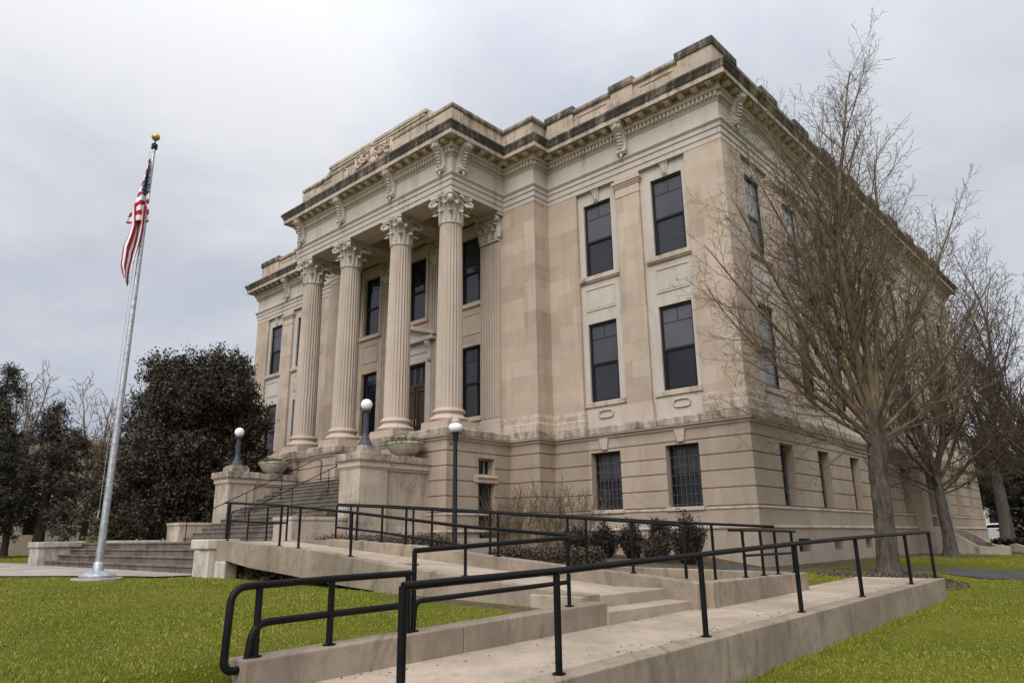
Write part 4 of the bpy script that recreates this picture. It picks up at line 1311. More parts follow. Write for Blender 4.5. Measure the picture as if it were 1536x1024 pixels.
def flag_material():
    mm, nt, b = new_mat('flag_cloth'); g = NT(nt)
    uv = g.n('ShaderNodeUVMap'); uv.uv_map = 'flag'
    sp = g.n('ShaderNodeSeparateXYZ'); g.l(uv.outputs[0], sp.inputs[0]); u, v = sp.outputs[0], sp.outputs[1]
    st = g.math('MODULO', g.math('FLOOR', g.math('MULTIPLY', v, 12.999)), 2)
    stripes = g.mix(st, (.36,.016,.028), (.72,.72,.74))
    can = g.math('MULTIPLY', g.math('LESS_THAN', u, .40), g.math('LESS_THAN', v, 7/13))
    # stars: staggered grid of dots
    def star(ox, oy):
        a = g.math('SUBTRACT', g.math('FRACT', g.math('ADD', g.math('MULTIPLY', u, 6/.40), ox)), .5)
        c = g.math('SUBTRACT', g.math('FRACT', g.math('ADD', g.math('MULTIPLY', v, 5*13/7), oy)), .5)
        ang = g.math('ARCTAN2', c, a)
        d = g.math('SQRT', g.math('ADD', g.math('MULTIPLY', a, a), g.math('MULTIPLY', c, c)))
        rr_ = g.math('ADD', .15, g.math('MULTIPLY', .07, g.math('COSINE', g.math('MULTIPLY', ang, 5))))
        return g.math('LESS_THAN', d, rr_)
    s = g.math('MAXIMUM', star(0, 0), star(.5, .5))
    cant = g.mix(s, (.016,.02,.05), (.75,.75,.78))
    g.l(g.mix(can, stripes, cant), b.inputs['Base Color'])
    b.inputs['Roughness'].default_value = .75; b.inputs['Specular IOR Level'].default_value = .2
    return mm
# limp flag: hoist edge along the pole, the fly hanging in folds
v = []; uvs = []; fs = []
def patch(n, m, f):
    o = len(v)
    for i in range(n+1):
        for j in range(m+1):
            p, t = f(i/n, j/m); v.append(p); uvs.append(t)
    fs.extend([(o+i*(m+1)+j, o+(i+1)*(m+1)+j, o+(i+1)*(m+1)+j+1, o+i*(m+1)+j+1) for i in range(n) for j in range(m)])
def fl_xy(o, q, z): return (-.33*o+.94*q, -.94*o-.33*q, z)
def upper_cloth(s, w):
    """hoist side: top corner at the halyard, lower edge swinging out"""
    out = float(np.interp(s, [0,.16,.33,.66,.9,1], [.03,.06,.11,.21,.31,.33]))
    z = 9.72 - 1.62*s + .30*w*s*s - .42*w*s
    o = .05 + out*w - .14*s*(1-w)
    q = .06 + .06*math.sin(9.5*w+3.2*s)*min(1, 3*s) + .02*math.sin(17*w+8*s)
    return fl_xy(o, q, z), (.02+.52*w, .02+.93*s)
def lower_cloth(s, w):
    """the fly, falling in tight folds"""
    z = 8.50 - 1.92*s - .10*math.sin(5*w)*s
    mid = float(np.interp(s, [0,.3,.6,.85,1], [-.12,-.15,-.24,-.23,-.18])); hw = float(np.interp(s, [0,.3,.6,.85,1], [.15,.12,.15,.12,.07]))
    o = -mid + hw*(2*w-1) + .03*math.sin(6*s+2)
    q = .02 + .085*math.sin(8.5*w+2.4*s) + .03*math.sin(19*w)
    return fl_xy(o, q, z), (.45+.5*s, .30+.45*w+.10*s)
patch(46, 30, upper_cloth); patch(50, 34, lower_cloth)
mb = MB(); mb.add(v, fs); fo = mb.build('flag', flag_material(), smooth=True)
ul = fo.data.uv_layers.new(name='flag')
for lp in fo.data.loops: ul.data[lp.index].uv = uvs[lp.vertex_index]
fo.location = (FX, FY, FZ)
md = fo.modifiers.new('cloth', 'SOLIDIFY'); md.thickness = .006
tag(fo, 'limp red, white and blue striped flag with stars, hanging against the flagpole', 'flag')

# ------------------------------------------------------------------ handrails
def smooth_path(pts, r=.12, n=5):
    """round the corners of a polyline"""
    P = [Vector(p) for p in pts]; out = [P[0]]
    for a, b, c in zip(P, P[1:], P[2:]):
        d1 = (a-b); d2 = (c-b); k = min(r, d1.length*.48, d2.length*.48)
        p0 = b+d1.normalized()*k; p1 = b+d2.normalized()*k
        for i in range(n+1):
            t = i/n; out.append(p0*(1-t)**2 + b*2*t*(1-t) + p1*t*t)
    out.append(P[-1]); return out
def handrail(label, loc, bars, posts, rad=.026, group=None, prad=.024):
    root = empty('handrail', loc); tag(root, label, 'handrail', group)
    for pts, r in bars:
        m = MB(); m.tube([tuple(p) for p in smooth_path(pts, r)] if r else pts, rad, 10); rel(m, loc); m.build('bar', M['rail'], root, smooth='auto', ang=50)
    for x, y, z0, z1 in posts:
        m = MB(); m.tube([(x,y,z0-.03),(x,y,z1)], prad, 10); m.lathe([(0,0),(.055,0),(.055,.012),(.03,.016),(0,.016)], x, y, z0, 14)
        rel(m, loc); m.build('post', M['rail'], root, smooth='auto', ang=50)
    return root
RA = lambda y: float(np.interp(y, [-17.25,-15.63,-13.2,-10.65,-8.27,-5.6,-3.6], [1.30,1.335,1.41,1.49,1.55,1.60,1.635]))
yl = [-17.25,-15.63,-13.2,-10.65,-8.27,-5.6,-3.95]
handrail('long black handrail rising along the right retaining wall beside the lawn', (5.29,-10,.6),
         [([(5.29,y,RA(y)) for y in yl], 0)], [(5.29,y,WS(y)+.012,RA(y)) for y in yl], .030, prad=.030)
X0 = 3.72
gy_ = [-17.43,-16.76,-15.92]
handrail('black double handrail with a looped end on the foreground garden wall', (X0,-16.5,.8),
         [([(X0,-15.90,1.295),(X0,-16.76,1.285),(X0,-17.66,1.262),(X0,-17.68,.66),(X0,-17.50,.66),(X0,-17.46,.985),(X0,-16.76,1.0),(X0,-15.93,1.015)], .13)],
         [(X0,y,float(GT(0,y)),z) for y, z in zip(gy_,(1.27,1.285,1.30))], .030, prad=.028)
handrail('black two bar handrail turning from the garden wall up the ramp near side', (X0,-13,.9),
         [([(X0,-15.85,1.50),(X0,-13.5,1.60),(3.3,-12.73,1.62),(1.15,-12.73,1.785),(-1.78,-12.73,2.085),(-4.2,-12.73,2.30),(-6.62,-12.73,2.45)], .10),
          ([(X0,-15.85,.80),(X0,-15.83,1.04),(X0,-13.52,1.10)], .08)],
         [(X0,-15.85,float(GT(0,-15.85)),1.50),(X0,-13.5,float(GT(0,-13.5)),1.60)]+[(x,-12.73,NW(x),z) for x, z in ((1.15,1.785),(-1.78,2.085),(-3.5,2.24),(-4.2,2.30),(-6.4,2.44))], .026)
handrail('black handrail on the far wall of the ramp, nearest the planting bed', (0,-10.83,1.2),
         [([(3.75,-10.83,1.02),(3.75,-10.83,1.76),(2.85,-10.83,1.835),(1.6,-10.83,1.93),(0,-10.83,2.045),(-1.8,-10.83,2.17),(-3.4,-10.83,2.28),(-5.1,-10.83,2.38),(-5.1,-10.83,1.66)], .08),
          ([(-1.0,-10.83,1.50),(-3.4,-10.83,1.76),(-5.1,-10.83,1.9)], 0)],
         [(x,-10.83,FWt(x),z) for x, z in ((2.85,1.835),(1.6,1.93),(0,2.045),(-1.8,2.17),(-2.6,2.23),(-3.4,2.28),(-4.3,2.33))], .024)
handrail('thin black handrail running in front of the evergreen shrubs to the building corner', (0,-9.4,1),
         [([(4.5,-9.4,1.73),(2.9,-9.4,1.825),(.2,-9.4,2.02),(-2.2,-9.4,2.2),(-5.0,-9.4,2.40),(-7.2,-9.4,2.53)], 0)],
         [(x,-9.4,float(H(x,-9.4)),z) for x, z in ((3.45,1.79),(.9,1.97),(-1.6,2.155),(-4.1,2.335),(-6.6,2.495))], .022)
handrail('low black handrail standing on the planter wall between the walk and the building', (4.0,-8.5,1),
         [([(3.97,-9.85,1.685),(3.98,-8.6,1.68),(3.98,-7.35,1.66)], 0), ([(3.97,-9.4,1.3),(3.98,-7.6,1.3)], 0)],
         [(3.97,y,.972,z) for y, z in ((-9.4,1.683),(-8.75,1.68),(-8.2,1.675),(-7.5,1.663))], .02)
# stair rails inside the main flight
for x, lab in ((-16.4,'thin black pipe railing on the main stairs near the left pedestal'), (-13.2,'thin black pipe railing on the main stairs near the right pedestal')):
    pts = [(x,-9.3,1.62),(x,-9.3,2.55),(x,-8.7,2.62),(x,-4.4,4.75),(x,-4.1,4.78),(x,-4.1,3.9)]
    handrail(lab, (x,-8,2), [(pts, .1)], [(x,-7.2,2.45,3.35),(x,-5.8,3.1,4.05)], .016, 'railings on the main stairs', .014)
handrail('low black pipe guard beside the top of the ramp, crossing the foot of the stairs', (-7,-10,1.6),
         [([(-6.75,-12.6,1.62),(-6.75,-12.6,2.47),(-7.6,-10.6,2.47),(-9.6,-10.6,2.44),(-9.6,-10.6,1.62)], .08), ([(-6.75,-12.5,2.05),(-7.6,-10.6,2.05),(-9.6,-10.6,2.03)], .08)],
         [(-7.6,-10.6,1.62,2.47),(-8.6,-10.6,1.62,2.46)], .02)
handrail('old pipe railing climbing in front of the pale building at far left', (-27,-8.5,1),
         [([(-30.5,-9.8,1.2),(-27.5,-9.0,2.35),(-24.3,-8.0,3.1),(-21,-7.0,3.25)], .2)],
         [(-28.6,-9.3,.95,1.93),(-26.2,-8.6,.95,2.66),(-25.0,-8.2,.95,2.94)], .026)
# ------------------------------------------------------------------ trees
CR = np.array([.7336, .6795, 0.]); CR /= np.linalg.norm(CR)      # a horizontal axis of the site
CB = np.array([-CR[1], CR[0], 0.])
UP = np.array([0, 0, 1.])
class Twigs:
    def __init__(s): s.v = []; s.f = []; s.n = 0
    def tube(s, P, rad, k):
        P = np.asarray(P); T = np.gradient(P, axis=0); T /= np.linalg.norm(T, axis=1, keepdims=True)+1e-9
        ref = np.array([.31, .52, .8]) if abs(T[0] @ np.array([.31,.52,.8])) < .93 else np.array([1., 0, 0])
        U = np.cross(T, ref); U /= np.linalg.norm(U, axis=1, keepdims=True)+1e-9
        W = np.cross(T, U)
        a = 2*PI*np.arange(k)/k
        ring = P[:, None, :] + rad[:, None, None]*(np.cos(a)[None, :, None]*U[:, None, :] + np.sin(a)[None, :, None]*W[:, None, :])
        m = len(P)
        s.v.append(ring.reshape(-1, 3))
        i, j = np.meshgrid(np.arange(m-1), np.arange(k), indexing='ij')
        i = i.ravel(); j = j.ravel(); j2 = (j+1) % k
        s.f.append(np.stack([i*k+j, i*k+j2, (i+1)*k+j2, (i+1)*k+j], 1) + s.n)
        s.n += m*k
    def build(s, name, mat, parent):
        return np_mesh(name, np.concatenate(s.v), np.concatenate(s.f), mat, parent, smooth=True)
def unit(v): return v/(np.linalg.norm(v)+1e-9)
def grow(tw, p, d, L, r, lvl, rg, spec):
    step = spec['step'][lvl]; ns = max(3, int(L/step)); st = L/ns
    P = [p]; dirs = [d]
    wob = spec['wob'][lvl]; trop = spec['trop'][lvl]
    for i in range(ns):
        d = unit(d + rg.normal(0, wob, 3) + UP*trop)
        p = p + d*st; P.append(p); dirs.append(d)
    t = np.linspace(0, 1, ns+1)
    rad = np.maximum(r*(1-t*spec['taper'][lvl]), spec['rmin'])
    tw.tube(P, rad, (8, 6, 4, 3, 3)[min(lvl, 4)])
    if lvl >= spec['levels']: return
    gap = spec['gap'][lvl]; u = spec['start'][lvl]*L + rg.random()*gap; az = rg.random()*6.28
    while u < L*.985:
        tt = u/L; i = min(ns, int(tt*ns)); q = P[i] + (P[min(i+1, ns)]-P[i])*(tt*ns-i)
        dd = dirs[i]; az += 2.4 + rg.normal(0, .5)
        s = unit(np.cross(dd, np.array([.3, .2, .9]) if abs(dd[2]) < .95 else np.array([1., 0, 0]))); s2 = np.cross(dd, s)
        ang = R(rg.uniform(*spec['ang'][lvl]))
        nd = unit(dd*math.cos(ang) + (s*math.cos(az)+s2*math.sin(az))*math.sin(ang))
        cl = L*spec['ratio'][lvl]*(1-.62*tt)*rg.uniform(.6, 1.25)
        cl = max(cl, spec['minlen'])
        grow(tw, q, nd, cl, max(r*(1-tt*spec['taper'][lvl])*spec['rr'][lvl], spec['rmin']), lvl+1, rg, spec)
        u += gap*rg.uniform(.6, 1.4)
SPEC = dict(step=(.45,.25,.16,.12), wob=(.05,.09,.13,.16), trop=(.05,.075,.06,.05), taper=(.86,.85,.7,.5), rmin=.0042, levels=3,
            gap=(.31,.18,.13,.08), start=(.10,.10,.12,.1), ang=((24,52),(26,56),(28,62),(30,60)), ratio=(.46,.44,.46,.4), rr=(.42,.48,.55,.6), minlen=.16)
def bare_tree(name, label, loc, trunk_pts, trunk_r, limbs, seed, barkm='bark', twigm='twig', spec=SPEC, group=None, root_flare=1.5, sides=20):
    rg = np.random.default_rng(seed)
    root = empty(name, loc); tag(root, label, 'tree', group)
    tk = Twigs()
    P = np.array(trunk_pts, float); n = 24
    tt = np.linspace(0, len(P)-1, n); PP = np.stack([np.interp(tt, np.arange(len(P)), P[:, c]) for c in range(3)], 1)
    rr_ = np.interp(tt, np.arange(len(P)), trunk_r)
    h = PP[:, 2]-PP[0, 2]; rr_ = rr_*(1+(root_flare-1)*np.exp(-h/.28))
    PP[1:-1, :2] += rg.normal(0, .012, (n-2, 2))
    a = 2*PI*np.arange(sides)/sides
    wav = 1+.045*np.sin(a*5+1)+.03*np.sin(a*3)
    ring = np.stack([np.stack([PP[i, 0]+rr_[i]*(wav+(.16*np.sin(a*5)*np.exp(-h[i]/.22)))*np.cos(a), PP[i, 1]+rr_[i]*(wav+(.16*np.sin(a*5)*np.exp(-h[i]/.22)))*np.sin(a), np.full(sides, PP[i, 2])], 1) for i in range(n)])
    i, j = np.meshgrid(np.arange(n-1), np.arange(sides), indexing='ij'); i = i.ravel(); j = j.ravel(); j2 = (j+1) % sides
    tk.v.append(ring.reshape(-1, 3)); tk.f.append(np.stack([i*sides+j, i*sides+j2, (i+1)*sides+j2, (i+1)*sides+j], 1)); tk.n = n*sides
    tk.build('trunk', M[barkm], root)
    tw = Twigs()
    for (z, az, tilt, L, r) in limbs:
        k = np.interp(z, PP[:, 2], np.arange(n)); k0 = int(min(n-1, k))
        p = PP[k0].copy(); p[2] = min(z, PP[-1, 2])
        a_ = R(az); hz = CR*math.cos(a_)+CB*math.sin(a_)
        d = unit(hz*math.sin(R(tilt))+UP*math.cos(R(tilt)))
        grow(tw, p, d, L, r, 0, rg, spec)
    tw.build('crown', M[twigm], root)
    return root
# the big bare tree by the corner (az: 0 = right along the walk end, 180 = towards the portico)
limbs = [(4.0,185,8.5,10.4,.12),(4.0,10,5.5,9.8,.115),(3.95,350,17,7.8,.08),(3.9,110,14,7.6,.07),
         (3.8,182,24,8.2,.09),(3.7,186,38,7.0,.09),(3.6,195,50,6.4,.08),(3.5,172,58,5.8,.065),(3.4,186,66,5.2,.055),(3.2,215,66,4.4,.045),(3.1,165,76,4.2,.04),(3.0,195,80,3.6,.035),
         (3.8,0,22,6.6,.085),(3.65,12,36,5.4,.075),(3.5,345,52,5.4,.06),(3.35,10,62,4.6,.05),(3.2,25,70,3.8,.04),(3.6,260,46,4.8,.05),(3.4,85,50,4.8,.05)]
bare_tree('bare_tree', 'large bare grey barked tree with upright limbs in front of the courthouse corner', (3.6,-1.1,.46),
          [(0,0,-.1),(.03,.03,1.0),(.08,.05,2.2),(.12,.08,3.2),(.16,.1,4.15)], [.265,.235,.222,.232,.20], limbs, 11, root_flare=1.4)
limbs2 = [(3.2,170,12,7.6,.12),(3.2,10,16,8.2,.12),(2.8,200,40,5.2,.08),(2.9,340,42,5.6,.08),(2.6,160,64,4.2,.06),(2.5,15,66,4.6,.06),(3.0,90,30,6,.09),(3.0,270,30,6,.09),(2.7,230,55,4.4,.06),(2.7,310,58,4.4,.06),(2.4,190,74,3.6,.045),(2.4,350,76,4.0,.045)]
SP2 = dict(SPEC, rmin=.008, gap=(.28,.18,.14,.1))
bare_tree('bare_tree', 'smaller bare tree close to the side wall, second tree from the courthouse corner', (1.9,12.8,.66),
          [(0,0,-.1),(.03,.02,1),(-.04,.05,2.2),(-.1,.1,3.3)], [.26,.21,.19,.17], limbs2, 23, 'bark2', 'twig2', SP2)
SP3 = dict(SPEC, rmin=.012, gap=(.6,.42,.3,.2), step=(.8,.5,.3,.2), minlen=.35)
limbs3 = [(6.0,180,8,14.5,.14),(6.0,10,10,14,.14),(5.6,190,24,11,.1),(5.6,0,26,11,.1),(5,150,42,8,.11),(5,20,44,8,.11),(5.4,90,24,10,.13),(5.4,270,24,10,.13),(4.6,200,62,7,.09),(4.6,340,62,7,.09),(4.0,185,72,6,.07),(4.0,10,74,6,.07),(4.3,250,60,7,.08),(4.3,300,66,6.5,.08)]
bare_tree('bare_tree', 'tall bare tree at the far right beyond the end of the courthouse', (.55,33.3,.86), [(0,0,-.1),(.05,.0,2),(0,.05,4),(-.1,.1,6.1)], [.42,.34,.31,.27], limbs3, 31, 'bark2', 'twig2', SP3)
limbs4 = [(3.4,180,14,8,.12),(3.4,150,30,7,.1),(3.2,200,46,6.4,.09),(3.0,170,62,6,.08),(3.3,90,30,7,.1),(3.3,270,30,7,.1),(2.8,185,76,5.2,.06),(2.8,220,70,5,.06),(2.9,140,70,5,.06),(3.2,20,30,6,.09)]
bare_tree('bare_tree', 'low spreading bare tree at the right edge, its brown crown reaching in above the path', (5.0,16.5,.72), [(0,0,-.1),(0,0,1.2),(.05,.05,2.4),(.05,.1,3.5)], [.36,.3,.27,.24], limbs4, 41, 'bark', 'twig2', SP2)
# bare trees far left
SP5 = dict(SPEC, rmin=.012, gap=(.40,.30,.24,.2), levels=3, step=(.5,.35,.25,.2), minlen=.28)
lf = [(2.6,180,14,6.4,.10),(2.6,0,16,6.4,.10),(2.3,60,30,5.4,.08),(2.3,240,30,5.4,.08),(2.0,170,48,4.4,.06),(2.0,10,48,4.4,.06),(2.5,110,20,6,.09),(2.4,300,22,6,.09)]
bare_tree('bare_tree', 'slender bare tree between the dark conifers and the magnolia', (-33.5,-7.2,.95), [(0,0,-.1),(.05,0,1),(0,.05,2.7)], [.2,.17,.14], lf, 51, 'darkbark', 'twig', SP5, 'small bare trees far left')
bare_tree('bare_tree', 'thin bare tree showing above the dark conifer at the left edge', (-42.5,-8.5,.95), [(0,0,-.1),(.05,0,2.5),(0,.05,4.6)], [.2,.17,.14], [(z+2.0,a,t,L*1.0,r) for z,a,t,L,r in lf], 53, 'darkbark', 'twig', SP5, 'small bare trees far left')

def leaf_quads(C, size, rg, aspect=.45, up=0.0):
    """diamond leaves at points C"""
    n = len(C)
    t = rg.normal(0, 1, (n, 3)); t[:, 2] += up; t /= np.linalg.norm(t, axis=1, keepdims=True)
    b = np.cross(t, rg.normal(0, 1, (n, 3))); b /= np.linalg.norm(b, axis=1, keepdims=True)
    s = size*rg.uniform(.6, 1.3, (n, 1))
    v = np.stack([C-t*s, C+b*s*aspect+t*s*.1, C+t*s, C-b*s*aspect+t*s*.1], 1).reshape(-1, 3)
    f = np.arange(4*n).reshape(-1, 4)
    return v, f
def lobed_points(rg, lobes, per, shell=.35):
    out = []
    for (cx_, cy_, cz_, rx, ry, rz) in lobes:
        n = int(per*(rx*ry*rz)**(2/3))
        d = rg.normal(0, 1, (n, 3)); d /= np.linalg.norm(d, axis=1, keepdims=True)
        rad = 1-shell*rg.random((n, 1))**1.6
        nz = 1+.10*np.sin(d[:, :1]*9+cx_*3)+.10*np.sin(d[:, 1:2]*8+d[:, 2:]*7)
        out.append(np.array([cx_, cy_, cz_]) + d*rad*nz*np.array([rx, ry, rz]))
    return np.concatenate(out)
def clumped(rg, P, k, s):
    return (P[:, None, :]+rg.normal(0, s, (len(P), k, 3))).reshape(-1, 3)
# magnolia
rg = np.random.default_rng(77)
MG = (-24.0, -6.0, .95)
root = empty('magnolia_tree', MG); tag(root, 'big rounded dark evergreen magnolia beside the left end of the courthouse', 'tree')
tw = Twigs(); tw.tube([(0,0,-.1),(.05,0,1.0),(-.1,.1,3),(0,0,5.5),(.1,0,7.5)], np.array([.34,.26,.22,.15,.06]), 10)
for k in range(26):
    z = rg.uniform(.9, 6.5); a = rg.uniform(0, 6.28); L = 3.3*(1-abs(z-3.5)/7); d = np.array([math.cos(a), math.sin(a), .25])
    tw.tube([np.array([0,0,z]), np.array([0,0,z])+d*L*.5, np.array([0,0,z])+d*L+np.array([0,0,.3])], np.array([.09,.06,.02]), 5)
tw.build('trunk', M['darkbark'], root)
lobes = [(0,0,3.6,2.9,2.9,3.4),(.5,.2,6.2,2.1,2.1,2.2),(-.7,-.4,5.4,2.2,2.2,2.2)]
for k in range(150):
    z = rg.uniform(.7, 8.6)
    t = (z+.6)/9.8; Rz = 4.0*math.sqrt(max(.01, 1-abs((t-.36)/(.645 if t > .36 else .9))**1.9))
    a = rg.uniform(0, 6.28); d = Rz*math.sqrt(rg.uniform(.15, 1))*.93
    s = rg.uniform(.6, 1.0)
    lobes.append((d*math.cos(a), d*math.sin(a), z, s*1.1, s*1.1, s*.95))
P = lobed_points(rg, lobes, 75, .7); P = P[P[:, 2] > .25]
C = clumped(rg, P, 19, .12)
v, f = leaf_quads(C, .080, rg, .42, .3)
np_mesh('crown', v, f, M['magnolia'], root)
# conifers
def conifer(loc, h, r, label, seed, group, base=1.6, n=170, dens=26):
    rg = np.random.default_rng(seed)
    root = empty('conifer_tree', loc); tag(root, label, 'tree', group)
    tw = Twigs(); tw.tube([(0,0,-.1),(.05,.05,h*.5),(0,0,h)], np.array([.3,.2,.03]), 8)
    C = []
    for k in range(n):
        z = base + (h-base)*rg.random()**.9
        t = (z-base)/(h-base); L = r*(1-t)**.75*rg.uniform(.35, 1.15)+.25
        a = rg.uniform(0, 6.28); d = np.array([math.cos(a), math.sin(a), 0])
        e = np.array([0,0,z])+d*L+np.array([0,0,-.10*L+.14*L*rg.normal()])
        tw.tube([np.array([0,0,z]), (np.array([0,0,z])+e)/2+np.array([0,0,.12*L]), e], np.array([.045,.03,.01]), 4)
        m = int(dens*L)
        u = rg.uniform(.25, 1.02, (m, 1)); q = np.array([0,0,z])+(e-np.array([0,0,z]))*u+rg.normal(0, .13, (m, 3))
        C.append(q)
    tw.build('trunk', M['darkbark'], root)
    C = clumped(rg, np.concatenate(C), 7, .10)
    v, f = leaf_quads(C, .11, rg, .22)
    np_mesh('crown', v, f, M['conifer'], root)
conifer((-34.3,-9.0,.95), 7.8, 3.7, 'shaggy dark conifer with a broad base, nearest the pale background building', 5, 'dark conifers far left', n=105, dens=20)
conifer((-35.2,-11.3,.95), 9.8, 2.5, 'taller dark conifer cut by the left edge of the picture', 6, 'dark conifers far left', n=105, dens=20)
conifer((-38.5,-10.6,.95), 7.2, 3.8, 'low dark conifer standing behind the two front conifers at far left', 8, 'dark conifers far left', n=105, dens=20)
# dark evergreens at far right
for i, (x, y, h, r, lab) in enumerate(((-.9,42,8.5,2.6,'broad brown green tree closing the view past the far end of the courthouse'),(1.6,40,7.5,2.6,'dark full tree right behind the far right hedge'),
        (-2.6,52,9.5,3.4,'tall dark tree in the back row at far right'),(2.2,50,10,3.6,'dark tree cut by the right edge, behind the other dark trees'))):
    conifer((x, y, .95), h, r, lab, 100+i, 'trees closing the view at far right', base=2.6, n=150)
def box_hedge(label, x0, x1, y0, y1, z0, z1, seed, n, size=.10, mat='evergreen'):
    rg = np.random.default_rng(seed)
    P = rg.uniform(0, 1, (n, 3)); ax = rg.integers(0, 3, n); sd = rg.integers(0, 2, n)
    P[np.arange(n), ax] = np.where(sd == 1, 1-.12*rg.random(n), .12*rg.random(n))
    C = np.array([x0, y0, z0])+P*np.array([x1-x0, y1-y0, z1-z0])+rg.normal(0, .06, (n, 3))
    v, f = leaf_quads(C, size, rg, .6)
    o = np.array([(x0+x1)/2, (y0+y1)/2, z0])
    ob = np_mesh('hedge', v-o, f, M[mat]); ob.location = tuple(o); tag(ob, label, 'hedge'); return ob
box_hedge('tall clipped dark hedge at the far right edge', -.1, 5, 35.5, 37, .8, 3.7, 3, 9000, .16)
box_hedge('low dark hedge beside the side entrance steps', 1.5, 6.0, 23.5, 24.5, .75, 1.2, 4, 5000, .08)

# shrubs at the foot of the building
def shrub(loc, r, h, label, seed, group, mat='evergreen', n=46):
    rg = np.random.default_rng(seed)
    root = empty('evergreen_shrub', loc); tag(root, label, 'shrub', group)
    tw = Twigs(); tips = []
    for k in range(n):
        a = rg.uniform(0, 6.28); q = rg.random()**.5; hh = h*(1-.5*q*q)*rg.uniform(.7, 1.12)
        e = np.array([math.cos(a)*r*q, math.sin(a)*r*q, hh])
        tw.tube([np.array([.1*math.cos(a), .1*math.sin(a), -.05]), e*np.array([.75,.75,.5]), e], np.array([.018,.012,.005]), 4)
        u = rg.uniform(.12, 1, (34, 1)); tips.append(e*np.array([.9,.9,1])*u + rg.normal(0, .055, (34, 3)))
    tw.build('stems', M['darkbark'], root)
    C = clumped(rg, np.concatenate(tips), 4, .035)
    v, f = leaf_quads(C, .032, rg, .55, .3)
    np_mesh('foliage', v, f, M[mat], root)
ZB = lambda x, y: float(H(x, y))
for i, (x, y, r, h, lab) in enumerate(((-.85,-2.6,.62,1.45,'bushy upright dark shrub nearest the building corner, largest of the row'),
                     (-1.75,-2.5,.42,1.1,'narrow dark shrub with spiky tips, second from the building corner'),
                     (-2.7,-2.5,.48,1.05,'dark shrub below the right basement window, third from the building corner'),
                     (-3.6,-2.6,.55,1.0,'dark shrub between the two basement windows, fourth from the building corner'),
                     (-4.6,-2.7,.6,.95,'low dark shrub below the left basement window'),
                     (-1.3,-3.5,.5,.7,'low brownish shrub in front of the tallest dark shrub'))):
    shrub((x, y, ZB(x, y)), r, h, lab, 60+i, 'evergreen shrubs along the front wall', 'evergreen' if i < 5 else 'hedge')
def bare_shrub(loc, h, r, label, seed, group):
    rg = np.random.default_rng(seed)
    root = empty('bare_shrub', loc); tag(root, label, 'shrub', group)
    sp = dict(step=(.2,.14,.1), wob=(.08,.13,.15), trop=(.07,.06,.05), taper=(.8,.75,.6), rmin=.0042, levels=2, gap=(.13,.12,.1), start=(.25,.15,.1), ang=((18,45),(22,55),(20,50)), ratio=(.42,.45,.4), rr=(.55,.6,.6), minlen=.12)
    tw = Twigs()
    for k in range(17):
        a = rg.uniform(0, 6.28); t = R(rg.uniform(4, 34))
        grow(tw, np.array([.12*math.cos(a), .12*math.sin(a), -.05]), np.array([math.sin(t)*math.cos(a), math.sin(t)*math.sin(a), math.cos(t)]), h*rg.uniform(.65, 1.1), .014, 0, rg, sp)
    tw.build('stems', M['twig'], root)
for i, (x, y, h, lab) in enumerate(((-8.4,-2.3,2.1,'leafless twiggy shrub nearest the portico base'),(-7.2,-2.4,2.2,'leafless twiggy shrub in the inner corner of the front wall'),
                       (-5.9,-2.2,2.35,'leafless twiggy shrub left of the left basement window'),(-4.9,-2.1,2.1,'leafless twiggy shrub in front of the left basement window'),
                       (-3.9,-4.6,1.2,'low leafless shrub standing forward in the planting bed'))):
    bare_shrub((x, y, ZB(x, y)), h, .6, lab, 80+i, 'bare shrubs along the front wall')
box_hedge('low brown clipped hedge behind the ramp, left of the lamp post', -9.0, -4.2, -8.9, -8.1, .9, 1.66, 5, 26000, .03, 'drybush')
box_hedge('low ragged dark hedge behind the ramp, right of the lamp post', -3.4, -.6, -7.6, -6.8, .9, 1.30, 6, 18000, .03, 'hedge')
box_hedge('dead brushwood heaped under the raised end of the ramp', -6.0, -1.6, -12.55, -12.1, .72, 1.0, 7, 2200, .05, 'drybush')
# leaf litter round the large tree
rg = np.random.default_rng(15)
n = 3800; a = rg.uniform(0, 6.28, n); d = .35+1.0*rg.random(n)**1.4
x = 3.62+d*np.cos(a)*1.25; y = -1.1+d*np.sin(a)
C = np.stack([x, y, H(x, y)+.02+.10*np.exp(-d*1.6)*rg.random(n)], 1)
v, f = leaf_quads(C, .035, rg, .5)
tag(np_mesh('leaf_litter', v, f, M['drybush']), 'brown leaf litter heaped round the foot of the large bare tree', 'leaf litter', kind='stuff')

